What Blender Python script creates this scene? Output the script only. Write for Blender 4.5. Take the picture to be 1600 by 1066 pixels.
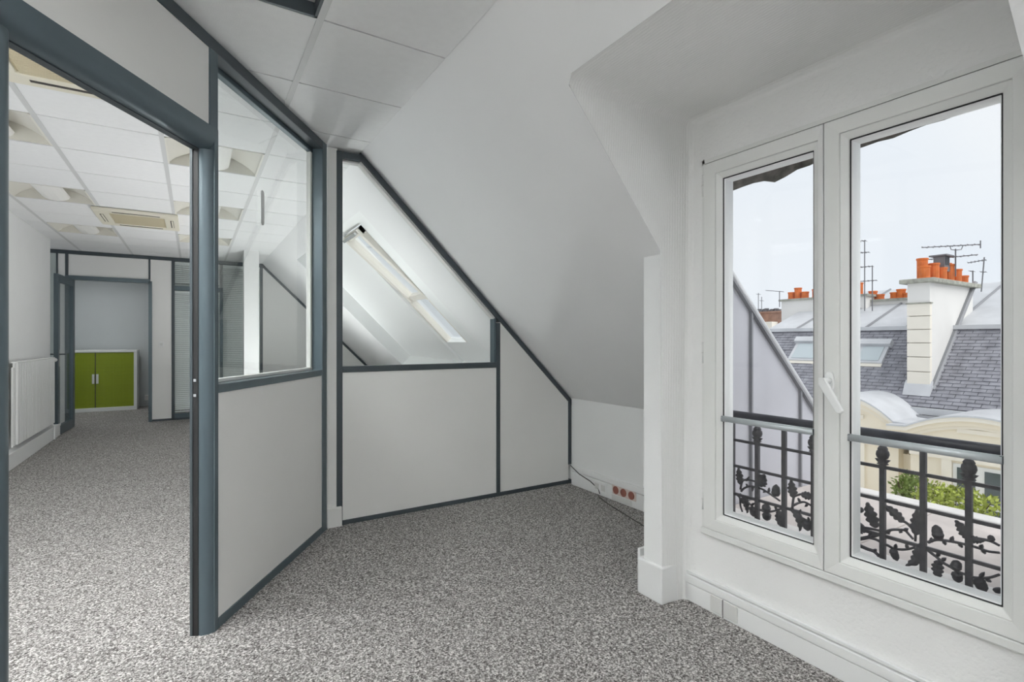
import bpy, bmesh, math, random
from mathutils import Vector, Matrix, noise
random.seed(7)
for o in list(bpy.data.objects): bpy.data.objects.remove(o, do_unlink=True)
S = bpy.context.scene
COL = S.collection
R = math.radians

# ------------------------------------------------------------------ camera
TH = R(31.75); FPX = 804.0; CXP, CYP = 800.0, 531.5; HC = 1.28
cam = bpy.data.cameras.new('camera'); camo = bpy.data.objects.new('camera', cam); COL.objects.link(camo)
cam.sensor_width = 36.0; cam.lens = FPX / 1600 * 36
cam.shift_y = -1.5 / 1600; cam.clip_start = .02; cam.clip_end = 400
camo.location = (0, 0, HC); camo.rotation_euler = (R(90), 0, -TH)
S.camera = camo

# ------------------------------------------------------------------ sky, sun, exposure
W = bpy.data.worlds.new('overcast_sky'); S.world = W; W.use_nodes = True
wn = W.node_tree; wn.nodes.clear()
wo = wn.nodes.new('ShaderNodeOutputWorld'); wb = wn.nodes.new('ShaderNodeBackground')
tc = wn.nodes.new('ShaderNodeTexCoord'); nz = wn.nodes.new('ShaderNodeTexNoise'); rmp = wn.nodes.new('ShaderNodeValToRGB')
nz.inputs['Scale'].default_value = 2.2; nz.inputs['Detail'].default_value = 4
rmp.color_ramp.elements[0].position = .3; rmp.color_ramp.elements[0].color = (.735, .79, .86, 1)
rmp.color_ramp.elements[1].position = .7; rmp.color_ramp.elements[1].color = (.83, .855, .885, 1)
wn.links.new(tc.outputs['Generated'], nz.inputs['Vector']); wn.links.new(nz.outputs['Fac'], rmp.inputs['Fac'])
wn.links.new(rmp.outputs['Color'], wb.inputs['Color']); wb.inputs['Strength'].default_value = 0.91
wn.links.new(wb.outputs[0], wo.inputs[0])
sl = bpy.data.lights.new('hazy_sun', 'SUN'); sl.energy = 1.7; sl.angle = R(60); sl.color = (1, .985, .96)
so = bpy.data.objects.new('hazy_sun', sl); COL.objects.link(so)
so.rotation_euler = Vector((.15, -.65, .75)).to_track_quat('Z', 'Y').to_euler()
FILL = 7.0; FILL_FAR = 27.0; BASKET = 0.0
S.view_settings.view_transform = 'Standard'; S.view_settings.look = 'None'
S.view_settings.exposure = 0.3; S.view_settings.gamma = 1.0
S.view_settings.use_curve_mapping = False

# ------------------------------------------------------------------ pixel helpers (direction only; the distance comes from a plane)
FW = Vector((math.sin(TH), math.cos(TH), 0)); RT = Vector((math.cos(TH), -math.sin(TH), 0)); CAMP = Vector((0, 0, HC))
def ray(u, v): return FW + RT * ((u - CXP) / FPX) + Vector((0, 0, (CYP - v) / FPX))
def at(u, v, p, n):
    d = ray(u, v); n = Vector(n); return CAMP + d * (n.dot(Vector(p) - CAMP) / n.dot(d))
def atx(u, v, x): return at(u, v, (x, 0, 0), (1, 0, 0))
def aty(u, v, y): return at(u, v, (0, y, 0), (0, 1, 0))
def atz(u, v, z): return at(u, v, (0, 0, z), (0, 0, 1))

# ------------------------------------------------------------------ materials
MAT = {}
def mat(name, col, rough=.6, metal=0., noise_amt=0., nscale=8., bump=0., bscale=60., spec=.5, emit=None):
    if name in MAT: return MAT[name]
    m = bpy.data.materials.new(name); m.use_nodes = True; MAT[name] = m
    nt = m.node_tree; b = nt.nodes['Principled BSDF']
    b.inputs['Base Color'].default_value = (*col, 1); b.inputs['Roughness'].default_value = rough
    b.inputs['Metallic'].default_value = metal; b.inputs['Specular IOR Level'].default_value = spec
    t = nt.nodes.new('ShaderNodeTexCoord')
    if noise_amt:
        n = nt.nodes.new('ShaderNodeTexNoise'); n.inputs['Scale'].default_value = nscale; n.inputs['Detail'].default_value = 5
        r = nt.nodes.new('ShaderNodeValToRGB'); r.color_ramp.elements[0].position = .3; r.color_ramp.elements[1].position = .7
        r.color_ramp.elements[0].color = (*[c * (1 - noise_amt) for c in col], 1)
        r.color_ramp.elements[1].color = (*[min(1, c * (1 + noise_amt)) for c in col], 1)
        nt.links.new(t.outputs['Object'], n.inputs['Vector']); nt.links.new(n.outputs['Fac'], r.inputs['Fac'])
        nt.links.new(r.outputs['Color'], b.inputs['Base Color'])
    if bump:
        n2 = nt.nodes.new('ShaderNodeTexNoise'); n2.inputs['Scale'].default_value = bscale; n2.inputs['Detail'].default_value = 3
        bp = nt.nodes.new('ShaderNodeBump'); bp.inputs['Strength'].default_value = bump; bp.inputs['Distance'].default_value = .01
        nt.links.new(t.outputs['Object'], n2.inputs['Vector']); nt.links.new(n2.outputs['Fac'], bp.inputs['Height'])
        nt.links.new(bp.outputs[0], b.inputs['Normal'])
    if emit:
        b.inputs['Emission Color'].default_value = (*emit[0], 1); b.inputs['Emission Strength'].default_value = emit[1]
    return m
def glass(name, tint=(1, 1, 1), refl=1.0):
    m = bpy.data.materials.new(name); m.use_nodes = True; MAT[name] = m
    nt = m.node_tree; nt.nodes.clear()
    o = nt.nodes.new('ShaderNodeOutputMaterial'); mx = nt.nodes.new('ShaderNodeMixShader')
    tr = nt.nodes.new('ShaderNodeBsdfTransparent'); tr.inputs[0].default_value = (*tint, 1)
    gl = nt.nodes.new('ShaderNodeBsdfGlossy'); gl.inputs['Roughness'].default_value = .01
    fr = nt.nodes.new('ShaderNodeFresnel'); fr.inputs['IOR'].default_value = 1.45
    mu = nt.nodes.new('ShaderNodeMath'); mu.operation = 'MULTIPLY'; mu.inputs[1].default_value = refl
    nt.links.new(fr.outputs[0], mu.inputs[0]); nt.links.new(mu.outputs[0], mx.inputs[0])
    nt.links.new(tr.outputs[0], mx.inputs[1]); nt.links.new(gl.outputs[0], mx.inputs[2]); nt.links.new(mx.outputs[0], o.inputs[0])
    return m
def carpet_material():
    m = bpy.data.materials.new('grey flecked carpet'); m.use_nodes = True; nt = m.node_tree; b = nt.nodes['Principled BSDF']
    b.inputs['Roughness'].default_value = 1.0; b.inputs['Specular IOR Level'].default_value = .05
    t = nt.nodes.new('ShaderNodeTexCoord')
    n = nt.nodes.new('ShaderNodeTexNoise'); n.inputs['Scale'].default_value = 120; n.inputs['Detail'].default_value = 3; n.inputs['Roughness'].default_value = .7
    n.inputs['Distortion'].default_value = .6
    r = nt.nodes.new('ShaderNodeValToRGB'); e = r.color_ramp.elements
    e[0].position = .35; e[0].color = (.045, .04, .038, 1); e[1].position = .64; e[1].color = (.72, .695, .675, 1)
    k = r.color_ramp.elements.new(.5); k.color = (.25, .238, .229, 1)
    n3 = nt.nodes.new('ShaderNodeTexNoise'); n3.inputs['Scale'].default_value = 1.2
    mp = nt.nodes.new('ShaderNodeMapRange'); mp.inputs['To Min'].default_value = .93; mp.inputs['To Max'].default_value = 1.06
    mx = nt.nodes.new('ShaderNodeVectorMath'); mx.operation = 'SCALE'
    nt.links.new(t.outputs['Object'], n.inputs['Vector']); nt.links.new(n.outputs['Fac'], r.inputs['Fac'])
    nt.links.new(t.outputs['Object'], n3.inputs['Vector']); nt.links.new(n3.outputs['Fac'], mp.inputs['Value'])
    nt.links.new(r.outputs['Color'], mx.inputs[0]); nt.links.new(mp.outputs[0], mx.inputs['Scale'])
    nt.links.new(mx.outputs[0], b.inputs['Base Color'])
    bp = nt.nodes.new('ShaderNodeBump'); bp.inputs['Strength'].default_value = .6; bp.inputs['Distance'].default_value = .006
    nt.links.new(n.outputs['Fac'], bp.inputs['Height']); nt.links.new(bp.outputs[0], b.inputs['Normal'])
    return m
def ribbed_plaster():
    m = mat('white ribbed wallpaper', (.86, .86, .85), .75); nt = m.node_tree; b = nt.nodes['Principled BSDF']
    t = nt.nodes.new('ShaderNodeTexCoord'); w = nt.nodes.new('ShaderNodeTexWave'); w.bands_direction = 'X'; w.inputs['Scale'].default_value = 22
    w.inputs['Distortion'].default_value = 2.5; w.inputs['Detail'].default_value = 2; w.inputs['Detail Scale'].default_value = 3
    bp = nt.nodes.new('ShaderNodeBump'); bp.inputs['Strength'].default_value = .25; bp.inputs['Distance'].default_value = .004
    nt.links.new(t.outputs['Object'], w.inputs['Vector']); nt.links.new(w.outputs['Fac'], bp.inputs['Height']); nt.links.new(bp.outputs[0], b.inputs['Normal'])
    return m
M_CARPET = carpet_material()
M_WALL = mat('white wall paint', (.84, .845, .84), .7, noise_amt=.012, nscale=3, bump=.05, bscale=90)
M_SLOPE = mat('white plaster on roof slope', (.85, .85, .85), .75, noise_amt=.015, nscale=1.5, bump=.08, bscale=40)
M_RIB = ribbed_plaster()
M_TILE = mat('white mineral ceiling tile', (.87, .875, .875), .85, noise_amt=.015, nscale=25, bump=.12, bscale=220)
M_BAR = mat('grey ceiling grid bar', (.66, .665, .66), .5)
M_VOID = mat('dark plenum', (.12, .12, .12), .9)
M_PANEL = mat('off white laminate panel', (.83, .825, .805), .45, noise_amt=.012, nscale=2)
M_TEAL = mat('blue grey lacquered aluminium', (.10, .135, .155), .35, metal=.25, noise_amt=.05, nscale=3)
M_TEALD = mat('dark grey aluminium trim', (.06, .075, .085), .45, metal=.15)
M_BLACK = mat('black rubber seal', (.015, .015, .016), .6)
M_PVC = mat('white pvc window frame', (.78, .785, .765), .35, noise_amt=.01, nscale=4)
M_PVC2 = mat('white plastic trunking', (.84, .845, .84), .4)
M_GREYP = mat('light grey cover plate', (.70, .70, .68), .45)
M_SOCK = mat('red brown socket face', (.30, .11, .08), .5)
M_SOCKP = mat('pale pink socket plate', (.70, .60, .56), .5)
M_CABLE = mat('dark grey cable', (.06, .055, .05), .6)
M_GLASS = glass('clear partition glass', (.975, .99, .985), .22)
M_WGLASS = glass('window glass', (.985, .99, .99), .35)
M_WHITE = mat('bright white lining', (.88, .89, .885), .4)
M_BEIGE = mat('beige cassette plastic', (.78, .74, .62), .5)
M_BEIGEG = mat('sand grille plastic', (.62, .55, .38), .6)
M_DARK = mat('dark slot', (.05, .045, .04), .8)
M_BASK = mat('cream luminaire enamel', (.80, .78, .71), .5)
M_GREEN = mat('lime green tambour', (.24, .31, .003), .45, noise_amt=.05, nscale=20)
M_CABW = mat('white lacquered steel', (.74, .76, .74), .4)
M_RAD = mat('white radiator enamel', (.88, .885, .88), .35)
M_CHROME = mat('brushed metal', (.62, .63, .64), .25, metal=1)
M_SILVER = mat('satin aluminium tube', (.50, .54, .56), .35, metal=.35)
M_IRON = mat('painted wrought iron', (.075, .073, .08), .5, metal=.2, noise_amt=.25, nscale=30)
M_RAIL = mat('black handrail paint', (.035, .037, .048), .35, noise_amt=.2, nscale=8)
M_CORW = mat('grey blue corridor wall', (.50, .53, .54), .7, noise_amt=.02, nscale=1.5)
M_BLIND = mat('pale blind slat', (.88, .90, .90), .5)
M_ZINC = mat('pale lilac zinc sheet', (.49, .49, .53), .5, metal=.15, noise_amt=.06, nscale=2.5)
M_ZINCD = mat('grey zinc edge', (.26, .265, .28), .5, metal=.3)
M_ZINCL = mat('light weathered zinc', (.58, .59, .61), .5, metal=.1, noise_amt=.1, nscale=2)
M_STONE = mat('pinkish grey ledge stone', (.56, .51, .485), .85, noise_amt=.12, nscale=6, bump=.3, bscale=30)
M_STONEL = mat('pale ledge stone', (.70, .68, .66), .85, noise_amt=.10, nscale=9, bump=.3, bscale=30)
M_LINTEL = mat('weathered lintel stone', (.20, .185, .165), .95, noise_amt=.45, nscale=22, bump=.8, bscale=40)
M_SLATE = mat('blue grey slate', (.27, .27, .30), .6, noise_amt=.25, nscale=5)
M_SLATEB = mat('dark slate bedding', (.05, .05, .06), .8)
M_CREAM = mat('cream render', (.86, .79, .655), .85, noise_amt=.03, nscale=2)
M_CREAML = mat('pale cream stone', (.86, .81, .71), .85, noise_amt=.03, nscale=3)
M_CHIMW = mat('white chimney render', (.78, .765, .735), .9, noise_amt=.03, nscale=2)
M_POT = mat('orange terracotta', (.66, .17, .04), .8, noise_amt=.18, nscale=8)
M_BRICK = mat('brown chimney brick', (.36, .21, .15), .9, noise_amt=.2, nscale=6)
M_MOSS = mat('mossy cap stone', (.36, .36, .31), .95, noise_amt=.3, nscale=10)
M_ANT = mat('grey antenna metal', (.20, .20, .21), .5, metal=.5)
M_LEAF = mat('green shrub leaves', (.16, .22, .05), .7, noise_amt=.35, nscale=9)
M_LEAFY = mat('yellow green shrub leaves', (.33, .38, .07), .7, noise_amt=.35, nscale=9)
M_BARK = mat('brown twig', (.10, .07, .05), .9)
M_PANE = mat('dark reflective window pane', (.09, .11, .11), .1)
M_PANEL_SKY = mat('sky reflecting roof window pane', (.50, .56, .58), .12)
M_FILL = mat('added fill diffuser', (.9, .9, .9), .5, emit=((.985, 1, .995), FILL))  # emission of the ceiling panels added as fill light
M_BLIT = mat('white perforated basket', (.90, .89, .86), .5, emit=((1, .98, .94), BASKET))
M_FILL_FAR = mat('added fill diffuser, far office', (.9, .9, .9), .5, emit=((.985, 1, .995), FILL_FAR))
M_OFF = mat('unlit lamp diffuser', (.62, .64, .645), .4)

# ------------------------------------------------------------------ mesh helpers
class MB:
    """collects vertices and faces for ONE mesh object"""
    def __init__(s): s.v = []; s.f = []
    def add(s, vs, fs):
        k = len(s.v); s.v += [tuple(p) for p in vs]; s.f += [tuple(i + k for i in q) for q in fs]; return s
    def box(s, a, b):
        x0, y0, z0 = a; x1, y1, z1 = b
        return s.add([(x0,y0,z0),(x1,y0,z0),(x1,y1,z0),(x0,y1,z0),(x0,y0,z1),(x1,y0,z1),(x1,y1,z1),(x0,y1,z1)],
                     [(0,3,2,1),(4,5,6,7),(0,1,5,4),(1,2,6,5),(2,3,7,6),(3,0,4,7)])
    def prism(s, poly, off):
        """polygon (3D points) extruded along vector off"""
        n = len(poly); off = Vector(off); top = [tuple(Vector(p) + off) for p in poly]
        return s.add(list(poly) + top, [tuple(range(n))[::-1], tuple(range(n, 2*n))] + [(i, (i+1) % n, n + (i+1) % n, n + i) for i in range(n)])
    def tube(s, pts, r, seg=8, r1=None):
        pts = [Vector(p) for p in pts]; n = len(pts); rings = []; prev = None
        for i, p in enumerate(pts):
            t = (pts[min(i+1, n-1)] - pts[max(i-1, 0)]).normalized()
            a = Vector((0,0,1)) if abs(t.z) < .9 else Vector((1,0,0))
            x = t.cross(a).normalized() if prev is None else (prev - t * prev.dot(t)).normalized()
            prev = x; y = t.cross(x); rr = r if r1 is None else r + (r1 - r) * i / max(1, n-1)
            rings.append([p + (x * math.cos(2*math.pi*k/seg) + y * math.sin(2*math.pi*k/seg)) * rr for k in range(seg)])
        vs = [q for g in rings for q in g]; fs = []
        for i in range(n-1):
            for k in range(seg): fs.append((i*seg+k, i*seg+(k+1) % seg, (i+1)*seg+(k+1) % seg, (i+1)*seg+k))
        fs.append(tuple(range(seg))[::-1]); fs.append(tuple((n-1)*seg+k for k in range(seg)))
        return s.add(vs, fs)
    def lathe(s, c, prof, seg=12, axis=(0,0,1)):
        ax = Vector(axis).normalized(); a = Vector((1,0,0)) if abs(ax.x) < .9 else Vector((0,1,0))
        x = ax.cross(a).normalized(); y = ax.cross(x); c = Vector(c)
        vs = []; fs = []
        for r, h in prof:
            vs += [c + ax*h + (x*math.cos(2*math.pi*k/seg) + y*math.sin(2*math.pi*k/seg)) * r for k in range(seg)]
        for i in range(len(prof)-1):
            for k in range(seg): fs.append((i*seg+k, i*seg+(k+1) % seg, (i+1)*seg+(k+1) % seg, (i+1)*seg+k))
        fs.append(tuple(range(seg))[::-1]); fs.append(tuple((len(prof)-1)*seg+k for k in range(seg)))
        return s.add(vs, fs)
    def build(s, name, m, parent=None, smooth=False, bevel=0., seg=2, recenter=True):
        me = bpy.data.meshes.new(name)
        vs = s.v; c = Vector((0,0,0))
        if recenter and vs:
            xs = [p[0] for p in vs]; ys = [p[1] for p in vs]; zs = [p[2] for p in vs]
            c = Vector(((min(xs)+max(xs))/2, (min(ys)+max(ys))/2, min(zs)))
            if parent is not None and parent.type == 'MESH': c = c
        me.from_pydata([tuple(Vector(p) - c) for p in vs], [], s.f)
        bm = bmesh.new(); bm.from_mesh(me); bmesh.ops.recalc_face_normals(bm, faces=bm.faces); bm.to_mesh(me); bm.free()
        me.materials.append(m)
        o = bpy.data.objects.new(name, me); COL.objects.link(o)
        o.location = c - (off(parent) if parent else Vector((0,0,0)))
        if parent: o.parent = parent
        if smooth:
            for p in me.polygons: p.use_smooth = True
        if bevel:
            b = o.modifiers.new('bevel', 'BEVEL'); b.width = bevel; b.segments = seg; b.limit_method = 'ANGLE'; b.angle_limit = R(40)
        return o
ROOTS = {}
def off(o):
    """offset of a parent's origin in the coordinates its children are written in"""
    if o.name in ROOTS: return Vector((0,0,0))
    p = Vector(o.location)
    if o.parent: p = p + off(o.parent)
    return p
def tag(o, label, cat=None, group=None, kind=None):
    o['label'] = label
    if cat: o['category'] = cat
    if group: o['group'] = group
    if kind: o['kind'] = kind
    return o
def empty(name, loc=(0,0,0), rz=0., local=False):
    """local=True: children are written in the empty's own frame; else in world coordinates"""
    o = bpy.data.objects.new(name, None); COL.objects.link(o); o.location = loc; o.rotation_euler = (0,0,rz); o.empty_display_size = .1
    if local: ROOTS[o.name] = 1
    return o
def bx(name, a, b, m, parent=None, bevel=0., seg=2):
    return MB().box(tuple(min(p,q) for p,q in zip(a,b)), tuple(max(p,q) for p,q in zip(a,b))).build(name, m, parent, bevel=bevel, seg=seg)
def struct(o, label, cat): return tag(o, label, cat, kind='structure')

CEIL = 2.6; KX = 2.88; SM = .987; SX = 1.015
def slope_z(x): return CEIL - SM * (x - SX)
YB = -2.2; YF = 9.85; YC = 12.2; LX = -1.6
A1 = Vector((.765, 3.61, 0)); ANG1 = math.atan2(.827, .563)          # oblique glazed partition: corner and direction
D1 = Vector((math.cos(ANG1), math.sin(ANG1), 0))

# ================================================================== SETTING
struct(bx('floor', (-2.7, YB-.1, -.12), (3.0, YC+.1, 0), M_CARPET), 'grey flecked loop carpet covering the whole office floor', 'floor')

# ---- suspended ceiling
ceil = struct(MB().box((-2.7, YB-.1, CEIL+.16), (SX+.1, YC+.1, CEIL+.22)).build('ceiling', M_VOID), 'suspended ceiling of square white tiles in a grey grid', 'ceiling')
XB = [-2.664, -2.042, -1.42, -.799, -.177, .445, 1.067]; YJ = [2.22 + .604*k for k in range(-8, 17)]
ACS = [(-.49, 3.10), (-.50, 6.86)]
BASK = [(1, 2), (3, 2), (1, 5), (3, 5), (1, 8), (3, 8)]                # (column, row) cells; row index from y=2.22
def cell(i, j): return XB[i+1], XB[i+2], 2.22 + .604*(j+1), 2.22 + .604*(j+2)
bask_cells = {(round(cell(i, j)[0], 3), round(cell(i, j)[2], 3)) for i, j in BASK}
LUM = [(3, -2, False), (3, -5, True), (2, -4, True), (3, -7, True), (1, -6, True), (1, -3, True), (1, -1, True), (1, 0, True), (1, 13, True), (0, 13, True)]  # True entries are unseen panels added to brighten the rooms
lum_cells = {(round(cell(i, j)[0], 3), round(cell(i, j)[2], 3)) for i, j, _ in LUM}
tile_mesh = {}
for xi in range(len(XB)-1):
    x0, x1 = XB[xi] + .014, XB[xi+1] - .014
    x1 = min(x1, SX - .010)
    for yi in range(len(YJ)-1):
        y0, y1 = YJ[yi] + .005, YJ[yi+1] - .005
        key = (round(XB[xi], 3), round(YJ[yi], 3))
        if key in bask_cells or key in lum_cells: continue
        if y0 > YC: continue
        y1 = min(y1, YC)
        if x1 < LX and y1 < 8.8: continue
        xa = max(x0, LX + .002) if y1 < 8.9 else max(x0, -2.6)
        k = (round(x1-xa, 4), round(y1-y0, 4))
        if k not in tile_mesh:
            o = MB().box((0, 0, 0), (x1-xa, y1-y0, .018)).build('ceiling_tile', M_TILE, recenter=False); tile_mesh[k] = o.data
        else:
            o = bpy.data.objects.new('ceiling_tile', tile_mesh[k]); COL.objects.link(o)
        o.parent = ceil; o.location = Vector((xa, y0, CEIL + .003)) - Vector(ceil.location)
for x in XB[1:-1]:
    a = 8.94 if x < LX else YB
    bx('grid_bar', (x-.014, a, CEIL), (x+.014, YC, CEIL+.03), M_BAR, ceil)
for y in YJ:
    bx('cross_bar', (LX if y < 8.9 else -2.6, y-.012, CEIL+.022), (SX, y+.012, CEIL+.05), M_VOID, ceil)

# ---- roof slope (inner plaster), with dormer and roof-window openings
def sp(x, y): return (x, y, slope_z(x))
YD0, YD1 = .40, 1.735
SKY0, SKY1, SKT, SKB = 4.48, 7.655, 1.22, 2.74
mb = MB()
ST = SX - .19
for poly in ([(ST,YB),(KX,YB),(KX,YD0),(ST,YD0)],
             [(ST,YD0),(1.27,YD0),(1.277,1.615),(1.30,1.66),(ST,1.655)],
             [(ST,1.655),(1.30,1.66),(1.915,YD1),(2.1,YD1),(2.1,1.85),(KX,1.85),(KX,SKY0),(ST,SKY0)],
             [(ST,SKY0),(SKT,SKY0),(SKT,SKY1),(ST,SKY1)], [(SKB,SKY0),(KX,SKY0),(KX,SKY1),(SKB,SKY1)],
             [(ST,SKY1),(KX,SKY1),(KX,YC),(ST,YC)]):
    mb.add([sp(*p) for p in poly], [tuple(range(len(poly)))])
struct(mb.build('ceiling_slope', M_SLOPE), 'white plastered sloping ceiling under the roof', 'sloping ceiling')
bx_k = bx('wall_knee', (KX, 1.80, 0), (KX+.08, YC, slope_z(KX)+.02), M_WALL); struct(bx_k, 'low white knee wall below the sloping ceiling', 'wall')
struct(bx('wall_knee', (KX, YB, 0), (KX+.08, YD0-.12, slope_z(KX)+.02), M_WALL), 'low white knee wall on the other side of the dormer', 'wall')

# ---- dormer shell: cheeks, small ceiling, window wall with opening
WX = 2.09; WY0, WY1, WZ0, WZ1 = .447, 1.622, .357, 2.14
V = dict(a=(1.93,1.735,0), b=(WX,1.715,0), c=(WX,1.70,2.36), d=(1.272,1.655,2.346), e=(1.915,1.735,1.712),
         a2=(1.93,.40,0), b2=(WX,.40,0), c2=(WX,.40,2.36), d2=(1.265,.40,2.353), e2=(1.915,.40,1.712),
         h0=(WX,WY1,WZ0), h1=(WX,WY1,WZ1), h2=(WX,WY0,WZ1), h3=(WX,WY0,WZ0))
ix = {k: i for i, k in enumerate(V)}
fs = ['a b c d e', 'd c c2 d2', 'd2 c2 b2 a2 e2', 'b h0 h1 c', 'c h1 h2 c2', 'c2 h2 h3 b2', 'b2 h3 h0 b']
me = bpy.data.meshes.new('wall_right'); me.from_pydata(list(V.values()), [], [tuple(ix[k] for k in f.split()) for f in fs])
bm = bmesh.new(); bm.from_mesh(me); bmesh.ops.recalc_face_normals(bm, faces=bm.faces); bm.verts.ensure_lookup_table()
want = {frozenset((ix[p], ix[q])) for p, q in (('b','c'),('d','c'),('c','c2'))}
bmesh.ops.bevel(bm, geom=[e for e in bm.edges if frozenset(v.index for v in e.verts) in want], offset=.04, segments=6, profile=.5, affect='EDGES')
for f in bm.faces: f.smooth = True
for e in bm.edges:
    if len(e.link_faces) == 2 and e.calc_face_angle(0) > R(50): e.smooth = False
bmesh.ops.reverse_faces(bm, faces=bm.faces); bm.to_mesh(me); bm.free(); me.materials.append(M_RIB)
wr = bpy.data.objects.new('wall_right', me); COL.objects.link(wr)
struct(wr, 'white dormer recess with rounded corners around the window', 'wall')
# solid cheek pier left of the window
mb = MB(); mb.prism([(1.93,1.737,0),(2.16,1.737,0),(2.16,1.737,slope_z(2.16)),(1.93,1.737,slope_z(1.93))], (0,.118,0)); mb.prism([(2.16,1.848,0),(KX,1.848,0),(KX,1.848,slope_z(KX)),(2.16,1.848,slope_z(2.16))], (0,.007,0))
struct(mb.build('wall_pier', M_WALL), 'narrow white wall end between the dormer and the low alcove', 'wall')
struct(MB().prism([(1.93,.28,0),(2.16,.28,0),(2.16,.28,slope_z(2.16)),(1.93,.28,slope_z(1.93))], (0,.118,0)).prism([(2.16,.28,0),(KX,.28,0),(KX,.28,slope_z(KX)),(2.16,.28,slope_z(2.16))], (0,.007,0)).build('wall_pier', M_WALL), 'white wall end on the window side away from the alcove', 'wall')
struct(bx('baseboard_pier', (1.914, 1.724, 0), (2.078, 1.885, .182), M_PVC2, bevel=.008), 'white plinth around the foot of the dormer pier', 'baseboard')
bx_e = bx('trunking_end', (1.935, 1.887, 0), (2.0, 1.905, .215), M_PVC2, bevel=.003); tag(bx_e, 'white trunking end cap behind the pier plinth', 'trunking')

# outer shell of the dormer: zinc roof and sides
o_ = MB(); o_.box((1.26, .22, 2.43), (2.32, 1.90, 2.50))
for y in (.25, 1.79): o_.prism([(1.26, y, 2.44), (2.16, y, 2.44), (2.16, y, slope_z(2.16)+.02), (1.26, y, slope_z(1.26)+.02)], (0, .07, 0))
o_.box((WX+.003, .25, 2.15), (WX+.07, 1.86, 2.43)); o_.box((WX+.003, WY1, 0), (WX+.07, 1.86, 2.43)); o_.box((WX+.003, .25, 0), (WX+.07, WY0, 2.43)); o_.box((WX+.003, .25, 0), (WX+.07, 1.86, WZ0))
struct(o_.build('wall_dormer_outside', M_ZINCL), 'pale outer shell of the dormer around the window', 'dormer')

# ---- trunking under the window
t = struct(empty('baseboard_window', (2.07, 1.0, 0)), 'white cable trunking along the foot of the window wall', 'baseboard')
bx('trunking_body', (2.068, YD0, 0), (WX, 1.712, .086), M_PVC2, t, .003)
bx('trunking_lid', (2.064, YD0, .0895), (WX, 1.712, .128), M_PVC2, t, .003)
bx('trunking_top', (2.072, YD0, .131), (WX, 1.712, .147), M_PVC2, t, .003)
for y0, y1 in ((1.565, 1.503), (1.497, 1.425)): bx('cover_plate', (2.063, y0, .012), (2.07, y1, .082), M_GREYP, t, .002)
bx('joint', (2.066, 1.499, .002), (2.0685, 1.5015, .086), M_DARK, t)

# ---- trunking along the knee wall, with sockets
t = struct(empty('baseboard_knee', (2.86, 2.7, 0)), 'white cable trunking with sockets along the knee wall', 'baseboard')
bx('trunking_body', (2.848, 1.86, 0), (KX, 3.60, .118), M_PVC2, t, .003)
bx('trunking_lid', (2.853, 1.86, .121), (KX, 3.60, .168), M_PVC2, t, .006)
pl = bx('socket_plate', (2.842, 2.815, .055), (2.85, 3.075, .125), M_SOCKP, t, .003)
for y in (3.03, 2.945, 2.86):
    sk = MB().lathe((2.843, y, .092), [(.031, 0), (.031, .006), (.027, .008), (.024, .003)], 16, (-1,0,0)).build('socket', M_SOCK, pl)
pl2 = bx('double_cover_plate', (2.842, 3.145, .028), (2.85, 3.29, .112), M_PVC2, t, .003)
for y in (3.18, 3.255): bx('data_port', (2.839, y-.025, .045), (2.843, y+.025, .095), M_GREYP, pl2, .002)
bx('blank_plate', (2.842, 2.86, .008), (2.848, 3.08, .05), M_GREYP, t, .002)

# ---- other walls of the two rooms
bx_l = MB().box((LX-.1, YB, 0), (LX, .8, CEIL+.1)).box((LX-.1, .8, 0), (LX, 6.3, .8)).box((LX-.1, .8, 2.35), (LX, 6.3, CEIL+.1)).box((LX-.1, 6.3, 0), (LX, 8.93, CEIL+.1)).box((-2.0, 8.91, 0), (LX-.1, 8.93, CEIL+.1)).build('wall_far_left', M_WALL)
struct(bx_l, 'plain white wall of the far office above the radiator', 'wall')
w = struct(empty('window_2_added', (LX-.05, 3.55, .8)), 'row of white framed windows added to light the far office', 'window')  # unseen windows, put in to bring daylight into the far office
for k in range(6):
    y = .8 + 5.5*k/5
    bx('frame_post', (LX-.08, y-.03 if k else y, .8), (LX-.03, y+.03 if k < 5 else y, 2.35), M_PVC, w)
for z in (.8, 2.29): bx('frame_rail', (LX-.08, .8, z), (LX-.03, 6.3, z+.06), M_PVC, w)
for k in range(5): bx('pane', (LX-.06, .83+1.1*k, .86), (LX-.055, 1.87+1.1*k, 2.29), M_WGLASS, w)
struct(bx('wall_near', (LX-.1, YB-.1, 0), (KX+.1, YB, CEIL+.1), M_WALL), 'plain white end wall opposite the sloping glazed partition', 'wall')
struct(bx('wall_corridor', (-2.7, YC, 0), (KX+.1, YC+.1, CEIL+.1), M_CORW), 'grey blue corridor wall behind the green cabinet', 'wall')
struct(bx('wall_corridor', (-2.7, 8.93, 0), (-2.6, YC, CEIL+.1), M_CORW), 'grey blue end wall of the corridor', 'wall')
struct(bx('wall_column', (.63, 8.5, 0), (.83, 8.7, CEIL+.02), M_WALL), 'square white column in the far office', 'column')

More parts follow.
